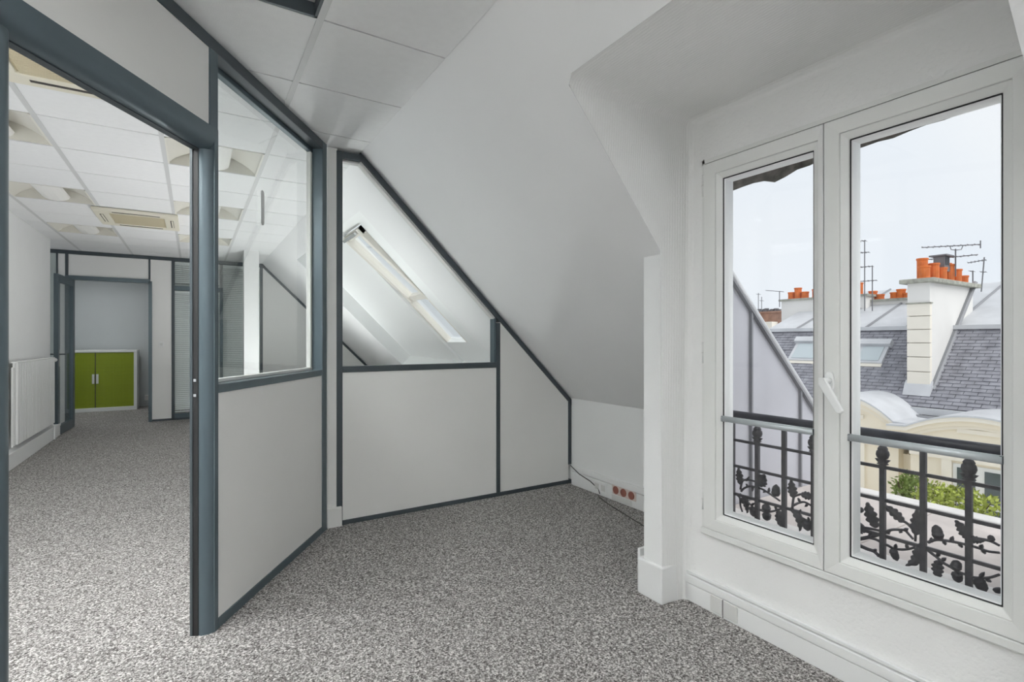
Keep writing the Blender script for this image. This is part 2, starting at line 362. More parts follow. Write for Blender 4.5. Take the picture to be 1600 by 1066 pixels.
# ================================================================== OBLIQUE GLAZED PARTITION (children in its own frame: x along, y towards the far office, z up)
P = struct(empty('wall_left', A1, ANG1, local=True), 'oblique partition with blue grey frame, white panels and one tall pane', 'partition')
TK = .10
XD0, XD1, XM = -2.075, -1.25, -1.194      # door opening, edge of the fixed part
def pb(name, x0, x1, z0, z1, m, y0=0., y1=TK, bevel=.003): return bx(name, (x0, y0, z0), (x1, y1, z1), m, P, bevel)
pb('corner_post', -.07, .0, 0, CEIL, M_TEAL)
pb('panel', XM, -.07, .045, 1.045, M_PANEL, .006, TK-.006, 0)
pb('bottom_rail', XM, -.07, 0, .045, M_TEAL)
pb('middle_rail', XM, -.07, 1.045, 1.083, M_TEAL)
pb('top_rail', -3.9, -.07, 2.545, CEIL, M_TEALD)
pb('pane', XM, -.07, 1.083, 2.545, M_GLASS, .078, .086, 0)
pb('glazing_bead', XM, XM+.025, 1.083, 2.545, M_TEAL, .065, TK)
pb('glazing_bead', XM, -.07, 1.083, 1.10, M_PVC, .068, TK)
pb('glazing_bead', XM, -.07, 2.52, 2.545, M_TEAL, .065, TK)
pb('glazing_bead', -.095, -.07, 1.10, 2.52, M_GREYP, .070, TK)
pb('mullion', XM-.058, XM, 2.21, 2.545, M_TEAL)
# door lining: quarter-round posts and head
def rounded(name, poly, off_):
    o = MB().prism(poly, off_).build(name, M_TEAL, P, smooth=True)
    m = o.modifiers.new('split', 'EDGE_SPLIT'); m.split_angle = R(35); return o
QR = .05; arc = [(1 - math.cos(math.pi/2*k/8), 1 - math.sin(math.pi/2*k/8)) for k in range(9)]
HZ = 2.11
rounded('door_post', [(XD1, .08, 0)] + [(XD1 + QR*a, QR*b, 0) for a, b in arc] + [(XM, 0, 0), (XM, .08, 0)], (0, 0, HZ))
rounded('door_post', [(XD0, .08, 0)] + [(XD0 - QR*a, QR*b, 0) for a, b in arc] + [(XD0-.075, 0, 0), (XD0-.075, .08, 0)], (0, 0, HZ))
rounded('door_head', [(XD0-.075, .08, HZ)] + [(XD0-.075, QR*b, HZ + QR*a) for a, b in arc] + [(XD0-.075, 0, 2.21), (XD0-.075, .08, 2.21)], (XD1+.03-XD0+.075, 0, 0))
pb('post_return', XD1+.03, XM, 0, 2.21, M_TEAL, 0, .08, 0)
pb('door_rebate', XD1-.003, XD1+.01, 0, HZ, M_BLACK, .052, .084, .001)
pb('door_stop', XD1-.006, XD1+.01, 0, HZ, M_TEALD, .076, .088, .001)
pb('door_rebate', XD0-.01, XD0+.003, 0, HZ, M_BLACK, .052, .084, .001)
pb('head_rebate', XD0, XD1, HZ-.004, HZ+.01, M_TEALD, .052, .084, .001)
for z in (1.035, 1.10): bx('strike_screw', (XD1-.008, .058, z), (XD1-.002, .07, z+.012), M_CHROME, P)
pb('upper_panel', -2.30, XM-.058, 2.21, 2.545, M_PANEL, .006, TK-.006, 0)
# rest of the partition, up to the side wall
pb('panel', -3.9, XD0-.13, .045, 2.545, M_PANEL, .006, TK-.006, 0)
pb('mullion', XD0-.13, XD0-.075, 0, 2.545, M_TEAL)
pb('bottom_rail', -3.9, XD0-.13, 0, .045, M_TEAL)

# white strip post and its box between the two partitions
sp_ = tag(empty('service_duct', (.815, 3.66, 0)), 'thin white vertical duct between the two glazed partitions', 'duct')
bx('duct', (.776, 3.645, .10), (.842, 3.72, CEIL), M_PANEL, sp_, .003)
bx('floor_box', (.772, 3.62, 0), (.868, 3.72, .135), M_PANEL, sp_, .004)

# ================================================================== STRAIGHT PARTITION WITH SLOPING GLAZING
Q = struct(empty('wall_back', (1.85, 3.64, 0)), 'partition under the roof slope with one sloping pane and white panels', 'partition')
Y0, Y1 = 3.64, 3.72
def qb(name, x0, x1, z0, z1, m, y0=Y0, y1=Y1, bevel=.002): return bx(name, (x0, y0, z0), (x1, y1, z1), m, Q, bevel)
qb('post', .836, .876, 0, 2.585, M_TEALD)
qb('bottom_rail', .876, KX, 0, .032, M_TEALD)
qb('middle_rail', .876, 2.105, 1.055, 1.097, M_TEALD)
qb('mullion', 2.105, 2.14, .032, 1.42, M_TEALD)
qb('top_rail', .876, 1.01, 2.54, 2.585, M_TEALD)
def slope_bar(x0, x1, w, y0, y1, name, m, lift=.012):
    """bar hanging under the roof slope"""
    dz = w * math.sqrt(1 + SM*SM)
    MB().prism([(x0, y0, slope_z(x0)-lift), (x1, y0, slope_z(x1)-lift), (x1, y0, slope_z(x1)-lift-dz), (x0, y0, slope_z(x0)-lift-dz)], (0, y1-y0, 0)).build(name, m, Q)
slope_bar(1.0, KX-.0, .036, Y0, Y1, 'slope_rail', M_TEALD)
qb('end_post', KX-.035, KX, .168, slope_z(KX)-.03, M_TEALD)
zz = lambda x: slope_z(x) - .012 - .036*math.sqrt(1+SM*SM)
qb('panel', .876, 2.105, .032, 1.055, M_PANEL, Y0+.006, Y1-.006, 0)
MB().prism([(2.14, Y0+.006, .032), (KX-.03, Y0+.006, .032), (KX-.03, Y0+.006, zz(KX-.03)), (2.14, Y0+.006, zz(2.14))], (0, .068, 0)).build('panel', M_PANEL, Q)
MB().prism([(.876, Y1-.022, 1.097), (2.105, Y1-.022, 1.097), (2.105, Y1-.022, zz(2.105)), (1.012, Y1-.022, 2.54), (.876, Y1-.022, 2.54)], (0, .008, 0)).build('pane', M_GLASS, Q)
qb('glazing_bead', .876, 1.0, 2.525, 2.54, M_GREYP, Y0+.03, Y1)
qb('glazing_bead', 2.088, 2.105, 1.097, zz(2.1)-.01, M_TEAL, Y0+.01, Y1)
dz = .018*math.sqrt(2)
MB().prism([(1.0, Y0+.02, zz(1.0)+.004), (2.10, Y0+.02, zz(2.10)+.004), (2.10, Y0+.02, zz(2.10)-dz), (1.0, Y0+.02, zz(1.0)-dz)], (0, .06, 0)).build('glazing_bead', M_GREYP, Q)

# small grey strip against the oblique partition's pane
gs = MB(); n = 8
pol = [(math.cos(math.pi*k/n)*.017, 0, .075 + math.sin(math.pi*k/n)*.02) for k in range(n+1)] + [(math.cos(math.pi+math.pi*k/n)*.017, 0, -.075 + math.sin(math.pi+math.pi*k/n)*.02) for k in range(n+1)]
gs.prism(pol, (0, .004, 0)); g_ = gs.build('grey_strip', M_BAR)
q_ = at(410, 325, A1 + Vector((-math.sin(ANG1), math.cos(ANG1), 0))*.074, (-math.sin(ANG1), math.cos(ANG1), 0))
g_.location = q_ - Vector((0,0,.095)); g_.rotation_euler = (0,0,ANG1); tag(g_, 'small rounded grey strip on the tall partition pane', 'strip')

# ================================================================== ROOF WINDOW BEYOND THE PARTITION
NRM = Vector((SM, 0, 1)).normalized(); TAN = Vector((1, 0, -SM)).normalized()
def sk(x, y, d): return Vector((x, y, slope_z(x))) + NRM*d
K = struct(empty('window_3', (2.0, 6.0, 1.6)), 'open pivoting roof window in a deep white lined recess', 'window')
def rev(p, q, d0, d1): return [sk(*p, d0), sk(*q, d0), sk(*q, d1), sk(*p, d1)]
DP = .19
for p, q in (((SKT,SKY1),(SKB,SKY1)), ((SKB,SKY1),(SKB,SKY0)), ((SKB,SKY0),(SKT,SKY0)), ((SKT,SKY0),(SKT,SKY1))):
    MB().add(rev(p, q, 0, DP), [(0,1,2,3)]).build('lining', M_WHITE, K)
def sbox(name, x0, x1, y0, y1, d0, d1, m, parent=K):
    vs = [sk(x, y, d) for d in (d0, d1) for x, y in ((x0,y0),(x1,y0),(x1,y1),(x0,y1))]
    return MB().add(vs, [(0,3,2,1),(4,5,6,7),(0,1,5,4),(1,2,6,5),(2,3,7,6),(3,0,4,7)]).build(name, m, parent)
GX0, GX1, GY0, GY1 = 1.30, 2.50, 5.18, 5.77          # glazed opening
sbox('back_lining', SKT, SKB, 6.72, SKY1, DP, DP+.03, M_WHITE)
sbox('inner_lining', SKT, SKB, GY1+.18, 6.72, DP-.018, DP+.03, M_WHITE)
sbox('frame_stile', SKT, SKB, GY1, GY1+.18, DP-.05, DP+.06, M_WHITE)
sbox('frame_stile', SKT, SKB, SKY0, GY0, DP-.02, DP+.06, M_WHITE)
sbox('frame_bottom', GX1, SKB, GY0, GY1, DP-.02, DP+.06, M_WHITE)
sbox('frame_top', SKT, GX0, GY0, GY1, DP-.02, DP+.06, M_WHITE)
# tilted sash, pivoting about its middle
sash = empty('sash', (0,0,0)); sash.parent = K
GXM = 2.04
pc = sk((GX0+GXM)/2, (GY0+GY1)/2, DP-.0); sash.location = pc - Vector(K.location)
hl = (Vector(sk(GXM,0,0)) - Vector(sk(GX0,0,0))).length/2 - .01; hw = (GY1-GY0)/2 - .01
ROOTS[sash.name] = 1
rot = Matrix.Rotation(R(-4), 3, 'Y')
def sv(a, b, c): return tuple(rot @ (TAN*a + Vector((0,1,0))*b + NRM*c))
def shb(name, a0, a1, b0, b1, c0, c1, m):
    vs = [sv(a, b, c) for c in (c0, c1) for a, b in ((a0,b0),(a1,b0),(a1,b1),(a0,b1))]
    MB().add(vs, [(0,3,2,1),(4,5,6,7),(0,1,5,4),(1,2,6,5),(2,3,7,6),(3,0,4,7)]).build(name, m, sash)
M_SASH = mat('cream sash paint', (.74, .71, .65), .4)
shb('sash_stile', -hl, hl, hw-.07, hw, -.05, .03, M_SASH); shb('sash_stile', -hl, hl, -hw, -hw+.07, -.05, .03, M_SASH)
shb('sash_rail', -hl, -hl+.07, -hw, hw, -.03, .03, M_SASH); shb('sash_rail', hl-.07, hl, -hw, hw, -.03, .03, M_SASH)
shb('sash_pane', -hl+.06, hl-.06, -hw+.06, hw-.06, -.004, .004, M_WGLASS)
shb('handle_bar', -hl+.01, -hl+.04, -hw+.05, hw-.05, -.085, -.055, M_CHROME)
sbox('lower_pane', GXM, GX1, GY0, GY1, DP+.02, DP+.028, M_WGLASS)
sbox('lower_stile', GXM, GX1, GY1-.05, GY1, DP-.02, DP+.05, M_SASH)
sbox('lower_stile', GXM, GX1, GY0, GY0+.03, DP-.02, DP+.05, M_SASH)

# ================================================================== WINDOW
WN = struct(empty('window_1', (WX, 1.03, WZ0)), 'white casement window with two glazed leaves over the rooftops', 'window')
# fixed frame
FX0, FX1 = WX-.012, WX+.075
bx('frame_rail', (FX0, WY0, WZ1-.018), (FX1, WY1, WZ1), M_PVC, WN); bx('frame_rail', (FX0-.012, WY0, WZ0), (FX1, WY1, WZ0+.03), M_PVC, WN, .004)
bx('frame_post', (FX0, WY1-.014, WZ0), (FX1, WY1, WZ1), M_PVC, WN); bx('frame_post', (FX0, WY0, WZ0), (FX1, WY0+.014, WZ1), M_PVC, WN)
bx('frame_gap', (WX+.02, WY0, WZ1-.024), (FX1, WY1, WZ1-.018), M_DARK, WN)
def ring(name, y0, y1, z0, z1, i, xo, xi, m, parent):
    """picture-frame member set with mitred inner bevel: outer rectangle at depth xo, inner rectangle (inset i = l,r,b,t) at depth xi"""
    l, r, b, t = i
    O = [(xo,y0,z0),(xo,y1,z0),(xo,y1,z1),(xo,y0,z1)]; I = [(xi,y0+r,z0+b),(xi,y1-l,z0+b),(xi,y1-l,z1-t),(xi,y0+r,z1-t)]
    B = [(FX1-.004,*p[1:]) for p in O]; BI = [(FX1-.004,*p[1:]) for p in I]
    fs = [(k, (k+1) % 4, 4+(k+1) % 4, 4+k) for k in range(4)] + [(8+k, 12+k, 12+(k+1) % 4, 8+(k+1) % 4) for k in range(4)]
    fs += [(k, 8+k, 8+(k+1) % 4, (k+1) % 4) for k in range(4)] + [(4+k, 4+(k+1) % 4, 12+(k+1) % 4, 12+k) for k in range(4)]
    return MB().add(O+I+B+BI, fs).build(name, m, parent, bevel=.003)
def leaf(y0, y1, gl, gr, label_bar):
    """y0<y1 leaf extent; gl glass edge near y1, gr near y0"""
    z0, z1 = WZ0+.032, WZ1-.024; g0, g1 = .473, 2.026
    lf = empty('casement', (WX, (y0+y1)/2, z0)); lf.parent = WN; lf.location = Vector(lf.location) - Vector(WN.location); 
    a, b, c, d = y1-gl, gr-y0, g0-z0, z1-g1
    xo = WX-.022
    ring('leaf_frame', y0, y1, z0, z1, (a-.034, b-.034, c-.034, d-.034), xo, xo+.004, M_PVC, lf)
    ring('glazing_bead', gr-.034, gl+.034, g0-.034, g1+.034, (.026, .026, .026, .026), xo+.009, xo+.024, M_PVC, lf)
    ring('seal', gr-.0085, gl+.0085, g0-.0085, g1+.0085, (.005, .005, .005, .005), xo+.027, xo+.028, M_BLACK, lf)
    ring('glazing_strip', gr-.004, gl+.004, g0-.004, g1+.004, (.004, .004, .004, .004), xo+.03, xo+.034, M_WHITE, lf)
    bx('pane', (WX+.02, gr-.01, g0-.01), (WX+.044, gl+.01, g1+.01), M_WGLASS, lf)
    zb = .915
    bar = MB().tube([(WX+.002, gr-.008, zb), (WX+.002, gl+.008, zb)], .0135, 14).build('safety_bar', M_SILVER, lf, smooth=True)
    for y in (gr-.006, gl+.006): bx('bar_bracket', (WX-.006, y-.004, zb-.012), (WX+.012, y+.004, zb+.012), M_TEALD, bar)
    return lf
lA = leaf(1.0585, 1.607, 1.512, 1.114, '')
lB = leaf(.462, 1.0555, .968, .553, '')
bx('meeting_gap', (WX-.004, 1.0555, WZ0+.04), (WX+.03, 1.0585, WZ1-.03), M_DARK, lA)
for z in (2.02, 1.22, .52):
    h = MB().tube([(WX-.014, 1.613, z-.05), (WX-.014, 1.613, z+.05)], .007, 10).build('hinge', M_PVC, lA, smooth=True)
    MB().tube([(WX-.014, 1.613, z-.004), (WX-.014, 1.613, z+.004)], .008, 10).build('hinge_ring', M_GREYP, h)
# handle
hd = MB(); hx = WX-.03
hb = MB().prism([(hx, 1.033+.017*math.cos(t), 1.118+.04*max(-1, min(1, 1.25*math.sin(t)))) for t in [2*math.pi*k/20 for k in range(20)]], (.012, 0, 0)).build('handle_base', M_WHITE, lB, bevel=.003)
hn = MB().tube([(hx+.004, 1.033, 1.125), (hx-.045, 1.033, 1.125)], .012, 12).build('handle_neck', M_WHITE, hb, smooth=True)
MB().prism([(hx-.04, 1.046, 1.137), (hx-.04, 1.022, 1.137), (hx-.046, .955, 1.022), (hx-.046, .962, 1.012), (hx-.046, .978, 1.012), (hx-.04, 1.046, 1.112)], (-.014, 0, 0)).build('handle_lever', M_WHITE, hb, bevel=.004, seg=3)

# ================================================================== FAR OFFICE PARTITION
Fp = struct(empty('wall_far', (-.3, YF, 0)), 'far glazed partition with door opening, white panels and blinds', 'partition')
def fb(name, x0, x1, z0, z1, m, y0=YF, y1=YF+.08, bevel=0): return bx(name, (x0, y0, z0), (x1, y1, z1), m, Fp, bevel)
for x0, x1 in ((-1.80,-1.775), (-1.70,-1.68), (-.60,-.575), (-.30,-.26), (.985, 1.02)): fb('post', x0, x1, 0, 2.55, M_TEALD)
fb('top_rail', -1.80, 1.05, 2.545, 2.6, M_TEALD)
M_GRNP = mat('grey green panel', (.50, .55, .53), .4)
fb('panel', -1.775, -1.70, .03, 2.545, M_GRNP, YF+.01, YF+.07); fb('panel', -1.68, -1.60, .03, 2.545, M_PANEL, YF+.01, YF+.07)
fb('door_post', -1.60, -1.545, 0, 2.20, M_TEAL, YF-.02, YF+.1); fb('door_post', -.60, -.555, 0, 2.20, M_TEAL, YF-.02, YF+.1)
fb('door_head', -1.60, -.575, 2.17, 2.23, M_TEAL, YF-.02, YF+.1)
fb('mullion', -1.60, -1.565, 2.23, 2.545, M_TEALD)
fb('upper_panel', -1.565, -.60, 2.23, 2.545, M_PANEL, YF+.01, YF+.07)
fb('panel', -.575, -.30, .03, 2.545, M_PANEL, YF+.01, YF+.07); fb('bottom_rail', -.575, 1.02, 0, .03, M_TEALD); fb('bottom_rail', -.26, .98, .03, .10, M_TEAL)
fb('transom', -.26, .40, 2.08, 2.15, M_TEAL); fb('post', .375, .415, .1, 2.15, M_TEAL)
fb('pane', -.26, .375, .10, 2.08, M_GLASS, YF+.02, YF+.028); fb('pane', -.26, .375, 2.15, 2.545, M_GLASS, YF+.02, YF+.028)
fb('pane', .415, .985, .10, 2.545, M_GLASS, YF+.02, YF+.028)
zf = lambda x: slope_z(x) - .06
MB().prism([(1.02, YF+.01, .03), (KX, YF+.01, .03), (KX, YF+.01, zf(KX)), (1.02, YF+.01, zf(1.02))], (0, .06, 0)).build('panel', M_PANEL, Fp)
MB().prism([(1.02, YF, slope_z(1.02)-.005), (KX, YF, slope_z(KX)-.005), (KX, YF, zf(KX)), (1.02, YF, zf(1.02))], (0, .08, 0)).build('slope_rail', M_TEALD, Fp)
sw = tag(bx('light_switch', (-.47, YF-.004, 1.17), (-.40, YF+.01, 1.25), M_PVC2, None, .003), 'white light switch on the far partition panel', 'switch')
bx('rocker', (-.455, YF-.008, 1.19), (-.415, YF-.003, 1.23), M_GREYP, sw)
# venetian blinds: every slat on its own
slat_me = {}
def blind(x0, x1, z0, z1, label):
    r = tag(empty('venetian_blind', ((x0+x1)/2, YF+.05, z0)), label, 'blind')
    bx('head_rail', (x0, YF+.035, z1-.03), (x1, YF+.07, z1), M_BLIND, r)
    n = int((z1-z0-.04)/.031)
    key = round(x1-x0, 3)
    for k in range(n):
        if key not in slat_me:
            a = R(58); w = .0135; dy, dz_ = w*math.cos(a), w*math.sin(a); h = (x1-x0)/2
            o = MB().add([(-h,-dy,-dz_),(h,-dy,-dz_),(h,0,.0012),(-h,0,.0012),(h,dy,dz_),(-h,dy,dz_)], [(0,1,2,3),(3,2,4,5)]).build('slat', M_BLIND, recenter=False); slat_me[key] = o.data
        else: o = bpy.data.objects.new('slat', slat_me[key]); COL.objects.link(o)
        o.parent = r; o.location = (0, .003, z1-.045-.031*k - z0)
    for x in (x0+.08, x1-.08): MB().tube([(x, YF+.053, z0), (x, YF+.053, z1-.03)], .0015, 5).build('ladder_cord', M_BLIND, r)
    bx('bottom_bar', (x0, YF+.04, z0), (x1, YF+.066, z0+.012), M_BLIND, r)
blind(-.255, .37, .12, 2.07, 'pale venetian blind below the transom, next to the white switch panel')
blind(-.255, .37, 2.16, 2.54, 'short pale venetian blind above the transom of the far partition')
blind(.42, .98, .12, 2.54, 'tall pale venetian blind beside the white column')

# open glazed door of the far office
dr = struct(empty('door_1', (-1.53, YF-.02, 0), R(-93), local=True), 'open blue grey door with tall glass pane', 'door')
L = .86
for n_, a, b in (('stile', (0,0,.01), (.10,.045,2.165)), ('stile', (L-.10,0,.01), (L,.045,2.165)), ('bottom_rail', (.10,0,.01), (L-.10,.045,.13)), ('top_rail', (.10,0,2.06), (L-.10,.045,2.165))):
    bx(n_, a, b, M_TEAL, dr, .004)
bx('pane', (.10,.019,.13), (L-.10,.026,2.06), M_GLASS, dr)
for sy in (-1, 1):
    y = .0225 + sy*.0225
    pl_ = bx('handle_plate', (L-.07, min(y, y+sy*.006), .93), (L-.03, max(y, y+sy*.006), 1.15), M_CHROME, dr, .002)
    lv = MB().tube([(L-.05, y, 1.09), (L-.05, y+sy*.05, 1.09), (L-.075, y+sy*.055, 1.09), (L-.17, y+sy*.055, 1.09)], .009, 10).build('handle_lever', M_TEALD, dr, smooth=True)
bx('key', (L-.055, -.03, .985), (L-.045, -.006, 1.0), M_CHROME, dr)

# green tambour cabinet
cb = tag(empty('tambour_cabinet', (-1.48, 11.72, 0)), 'low white cabinet with lime green sliding shutters in the corridor', 'cabinet')
cx0, cx1, cy0, cy1, ch = -2.09, -.885, 11.70, 12.14, 1.10
bx('top', (cx0, cy0, ch-.045), (cx1, cy1, ch), M_CABW, cb, .006); bx('base', (cx0, cy0, 0), (cx1, cy1, .07), M_CABW, cb, .006)
bx('side_panel', (cx0, cy0, .07), (cx0+.05, cy1, ch-.045), M_CABW, cb, .004); bx('side_panel', (cx1-.05, cy0, .07), (cx1, cy1, ch-.045), M_CABW, cb, .004)
bx('back_panel', (cx0+.05, cy1-.02, .07), (cx1-.05, cy1, ch-.045), M_CABW, cb)
xm = -1.49
for a, b in ((cx0+.05, xm-.006), (xm+.006, cx1-.05)):
    s_ = empty('shutter', ((a+b)/2, cy0+.015, .07)); s_.parent = cb; s_.location = Vector(s_.location) - Vector(cb.location)
    n = 26; w_ = (b-a)/n
    for k in range(n): bx('slat', (a+k*w_+.0008, cy0+.012, .07), (a+(k+1)*w_-.0008, cy0+.02, ch-.045), M_GREEN, s_, .0)
    bx('shutter_backing', (a, cy0+.02, .07), (b, cy0+.026, ch-.045), M_GREEN, s_)
    hx_ = xm - .045 if a < xm-.3 else xm + .012
    bx('pull_handle', (hx_, cy0-.006, .50), (hx_+.033, cy0+.014, .67), M_CABW, s_, .004)
bx('closing_strip', (xm-.006, cy0+.01, .07), (xm+.006, cy0+.03, ch-.045), M_DARK, cb)
bxs = tag(bx('floor_socket_box', (-.80, 12.12, .12), (-.70, 12.19, .22), M_PVC2, None, .006), 'small white box on the corridor wall by the cabinet', 'socket box')
bx('lid', (-.79, 12.112, .13), (-.71, 12.122, .21), M_GREYP, bxs)

# radiator on the far left wall
rd = tag(empty('radiator', (LX+.08, 7.9, .2)), 'white ribbed panel radiator on the far office side wall', 'radiator')
ry0, ry1 = 7.08, 8.72
bx('core', (LX+.045, ry0, .21), (LX+.06, ry1, 1.05), M_RAD, rd)
n = 26
for k in range(n):
    y = ry0 + (ry1-ry0)*(k+.5)/n
    bx('rib', (LX+.06, y-.024, .215), (LX+.085, y+.024, 1.045), M_RAD, rd, .008)
bx('top_grille', (LX+.03, ry0, 1.045), (LX+.085, ry1, 1.06), M_RAD, rd, .003)
MB().tube([(LX+.06, ry1, 1.02), (LX+.06, ry1+.05, 1.02), (LX+.06, ry1+.14, 1.02)], .026, 12).build('thermostat_valve', M_PVC2, rd, smooth=True)
MB().tube([(LX+.05, ry0-.04, .2), (LX+.05, ry0-.04, 1.0), (LX+.05, ry0, 1.0)], .009, 8).build('pipe', M_RAD, rd)
MB().tube([(LX+.045, ry1-.12, .25), (LX+.1, ry1-.12, .19), (LX+.1, ry1-.12, .02)], .009, 8).build('pipe', M_RAD, rd)
struct(bx('baseboard_far_left', (LX, 5.0, 0), (LX+.075, 9.12, .165), M_PVC2, None, .006), 'tall white boxed skirting below the radiator', 'baseboard')

# ================================================================== CEILING UNITS
def luminaire(i, j, label):
    x0, x1, y0, y1 = cell(i, j); x0 += .014; x1 -= .014; y0 += .014; y1 -= .014
    r = tag(empty('basket_luminaire', ((x0+x1)/2, (y0+y1)/2, CEIL)), label, 'ceiling light', 'unlit basket luminaires of the far office')
    w_ = x1-x0; n = 12; H_ = .13
    # vaulted reflector: two quarter vaults meeting a raised spine above the basket
    prof = []
    for k in range(n+1):
        t = math.pi*k/n; prof.append((x0 + w_*k/n, CEIL+.004 + H_*math.sin(t)**.75 if 0 < k < n else CEIL+.004))
    vs = [(x, y, z) for y in (y0, y1) for x, z in prof]; m_ = n+1
    fs = [(k, k+1, m_+k+1, m_+k) for k in range(n)]
    MB().add(vs, fs).build('reflector', M_BASK, r, smooth=True)
    for y in (y0, y1): MB().add([(x, y, z) for x, z in prof], [tuple(range(m_))]).build('end_plate', M_BASK, r)
    bx('rim', (x0, y0, CEIL), (x0+.012, y1, CEIL+.006), M_BASK, r); bx('rim', (x1-.012, y0, CEIL), (x1, y1, CEIL+.006), M_BASK, r)
    # curved basket hanging in the middle third
    c = (x0+x1)/2; hb_ = .105; pts = []
    for k in range(9):
        t = math.pi*k/8; pts.append((c - hb_*math.cos(t), CEIL + .052 - .05*math.sin(t)))
    poly = [(x, y0+.002, z) for x, z in pts]
    MB().prism(poly, (0, y1-y0-.004, 0)).build('basket', M_BLIT, r)
names = {(1,2): 'cream basket luminaire in the tile row beyond the big beige grille', (3,2): 'cream basket luminaire behind the door post, next row to the partition',
         (1,5): 'cream basket luminaire just before the far beige air unit', (3,5): 'cream basket luminaire above the grey strip on the pane',
         (1,8): 'cream basket luminaire past the far air unit, nearest the radiator', (3,8): 'cream basket luminaire nearest the white column'}
for i, j in BASK: luminaire(i, j, names[(i, j)])
def panel_or_fill_light(i, j, lit):
    x0, x1, y0, y1 = cell(i, j); x0 += .014; x1 -= .014; y0 += .003; y1 -= .003
    r = tag(empty('panel_or_fill_light', ((x0+x1)/2, (y0+y1)/2, CEIL)), ('square fill panel added in the ceiling over the corridor cabinet' if j > 5 else 'square fill panel added in the ceiling by the added far office windows' if j >= -3 else 'square fill panel added in the ceiling near the plain end wall') if lit else 'unlit recessed square ceiling light beside the partition top rail', 'ceiling light', 'added fill panels of the offices' if lit else None)
    for a, b in (((x0,y0),(x1,y0+.012)), ((x0,y1-.012),(x1,y1)), ((x0,y0),(x0+.012,y1)), ((x1-.012,y0),(x1,y1))):
        bx('housing', (*a, CEIL), (*b, CEIL+.07), M_TEALD if not lit else M_BAR, r)
    bx('diffuser', (x0+.012, y0+.012, CEIL+.055), (x1-.012, y1-.012, CEIL+.062), (M_FILL_FAR if -3 <= j <= 1 else M_FILL) if lit else M_OFF, r)
    if not lit: bx('inner_frame', (x0+.04, y0+.04, CEIL+.045), (x1-.04, y1-.04, CEIL+.055), M_GREYP, r)
for i, j, lit in LUM: panel_or_fill_light(i, j, lit)
def cassette(cx_, cy_, label):
    r = tag(empty('air_conditioner_cassette', (cx_, cy_, CEIL-.03)), label, 'air conditioner')
    hx_, hy_ = .36, .40; z0, z1 = CEIL-.034, CEIL-.001; ib = .265
    # panel as four borders around the grille
    bx('panel', (cx_-hx_, cy_-hy_, z0), (cx_+hx_, cy_-ib, z1), M_BEIGE, r, .008); bx('panel', (cx_-hx_, cy_+ib, z0), (cx_+hx_, cy_+hy_, z1), M_BEIGE, r, .008)
    bx('panel', (cx_-hx_, cy_-ib, z0), (cx_-ib+.03, cy_+ib, z1), M_BEIGE, r, .004); bx('panel', (cx_+ib-.03, cy_-ib, z0), (cx_+hx_, cy_+ib, z1), M_BEIGE, r, .004)
    gi = ib-.03
    bx('grille_back', (cx_-gi, cy_-ib, z1-.01), (cx_+gi, cy_+ib, z1), M_DARK, r)
    gr_ = bx('grille', (cx_-gi, cy_-ib, z0+.012), (cx_+gi, cy_+ib, z0+.016), M_BEIGEG, r)
    n = 34
    for k in range(n):
        y = cy_ - ib + 2*ib*(k+.5)/n
        bx('slat', (cx_-gi+.012, y-.0052, z0+.003), (cx_+gi-.012, y+.0052, z0+.012), M_BEIGEG, gr_)
    for a, b in (((-.2,-.355),(.2,-.315)), ((-.2,.315),(.2,.355)), ((-.315,-.2),(-.285,.2)), ((.285,-.2),(.315,.2))):
        bx('air_slot', (cx_+a[0], cy_+a[1], z0-.0015), (cx_+b[0], cy_+b[1], z0+.004), M_DARK, r)
        if abs(a[1]) > .3: bx('louvre', (cx_+a[0], cy_+a[1]+.026, z0-.004), (cx_+b[0], cy_+b[1]-.002, z0-.001), M_BEIGE, r)
        else: bx('louvre', (cx_+a[0]+.010, cy_+a[1], z0-.006), (cx_+b[0]-.004, cy_+b[1], z0-.001), M_BEIGE, r)
cassette(*ACS[0], 'beige ceiling air unit with large sand grille over the doorway')
cassette(*ACS[1], 'beige ceiling air unit with a dark slot in the far office')

# ---- loose cable
c_ = [atx(891, 727, 2.846), atx(905, 741, 2.845), atx(922, 752, 2.845), atx(935, 764, 2.842), atx(937, 772, 2.838)]
MBc = MB().tube(c_, .004, 6).build('wall_cable', M_CABLE, None, smooth=True); tag(MBc, 'thin dark cable hanging from the partition corner to the white port plate', 'cable')
p_ = [(2.84, 3.24, .004), (2.80, 3.18, .004), (2.74, 3.0, .004), (2.68, 2.75, .004), (2.62, 2.5, .004), (2.55, 2.38, .004)]
tag(MB().tube(p_, .004, 6).build('floor_cable', M_CABLE, None, smooth=True), 'thin dark cable lying on the carpet in the alcove', 'cable')
pg = tag(empty('cable_plug', (2.52, 2.36, 0)), 'small dark plug at the end of the floor cable', 'plug')
MB().lathe((2.50, 2.36, .016), [(.010, 0), (.016, .008), (.016, .035), (.006, .05)], 10, (1, .3, 0)).build('plug_body', M_CABLE, pg, smooth=True)
for s_ in (-.008, .008): MB().tube([(2.50, 2.36+s_, .016), (2.482, 2.355+s_, .016)], .0022, 6).build('pin', M_CHROME, pg)

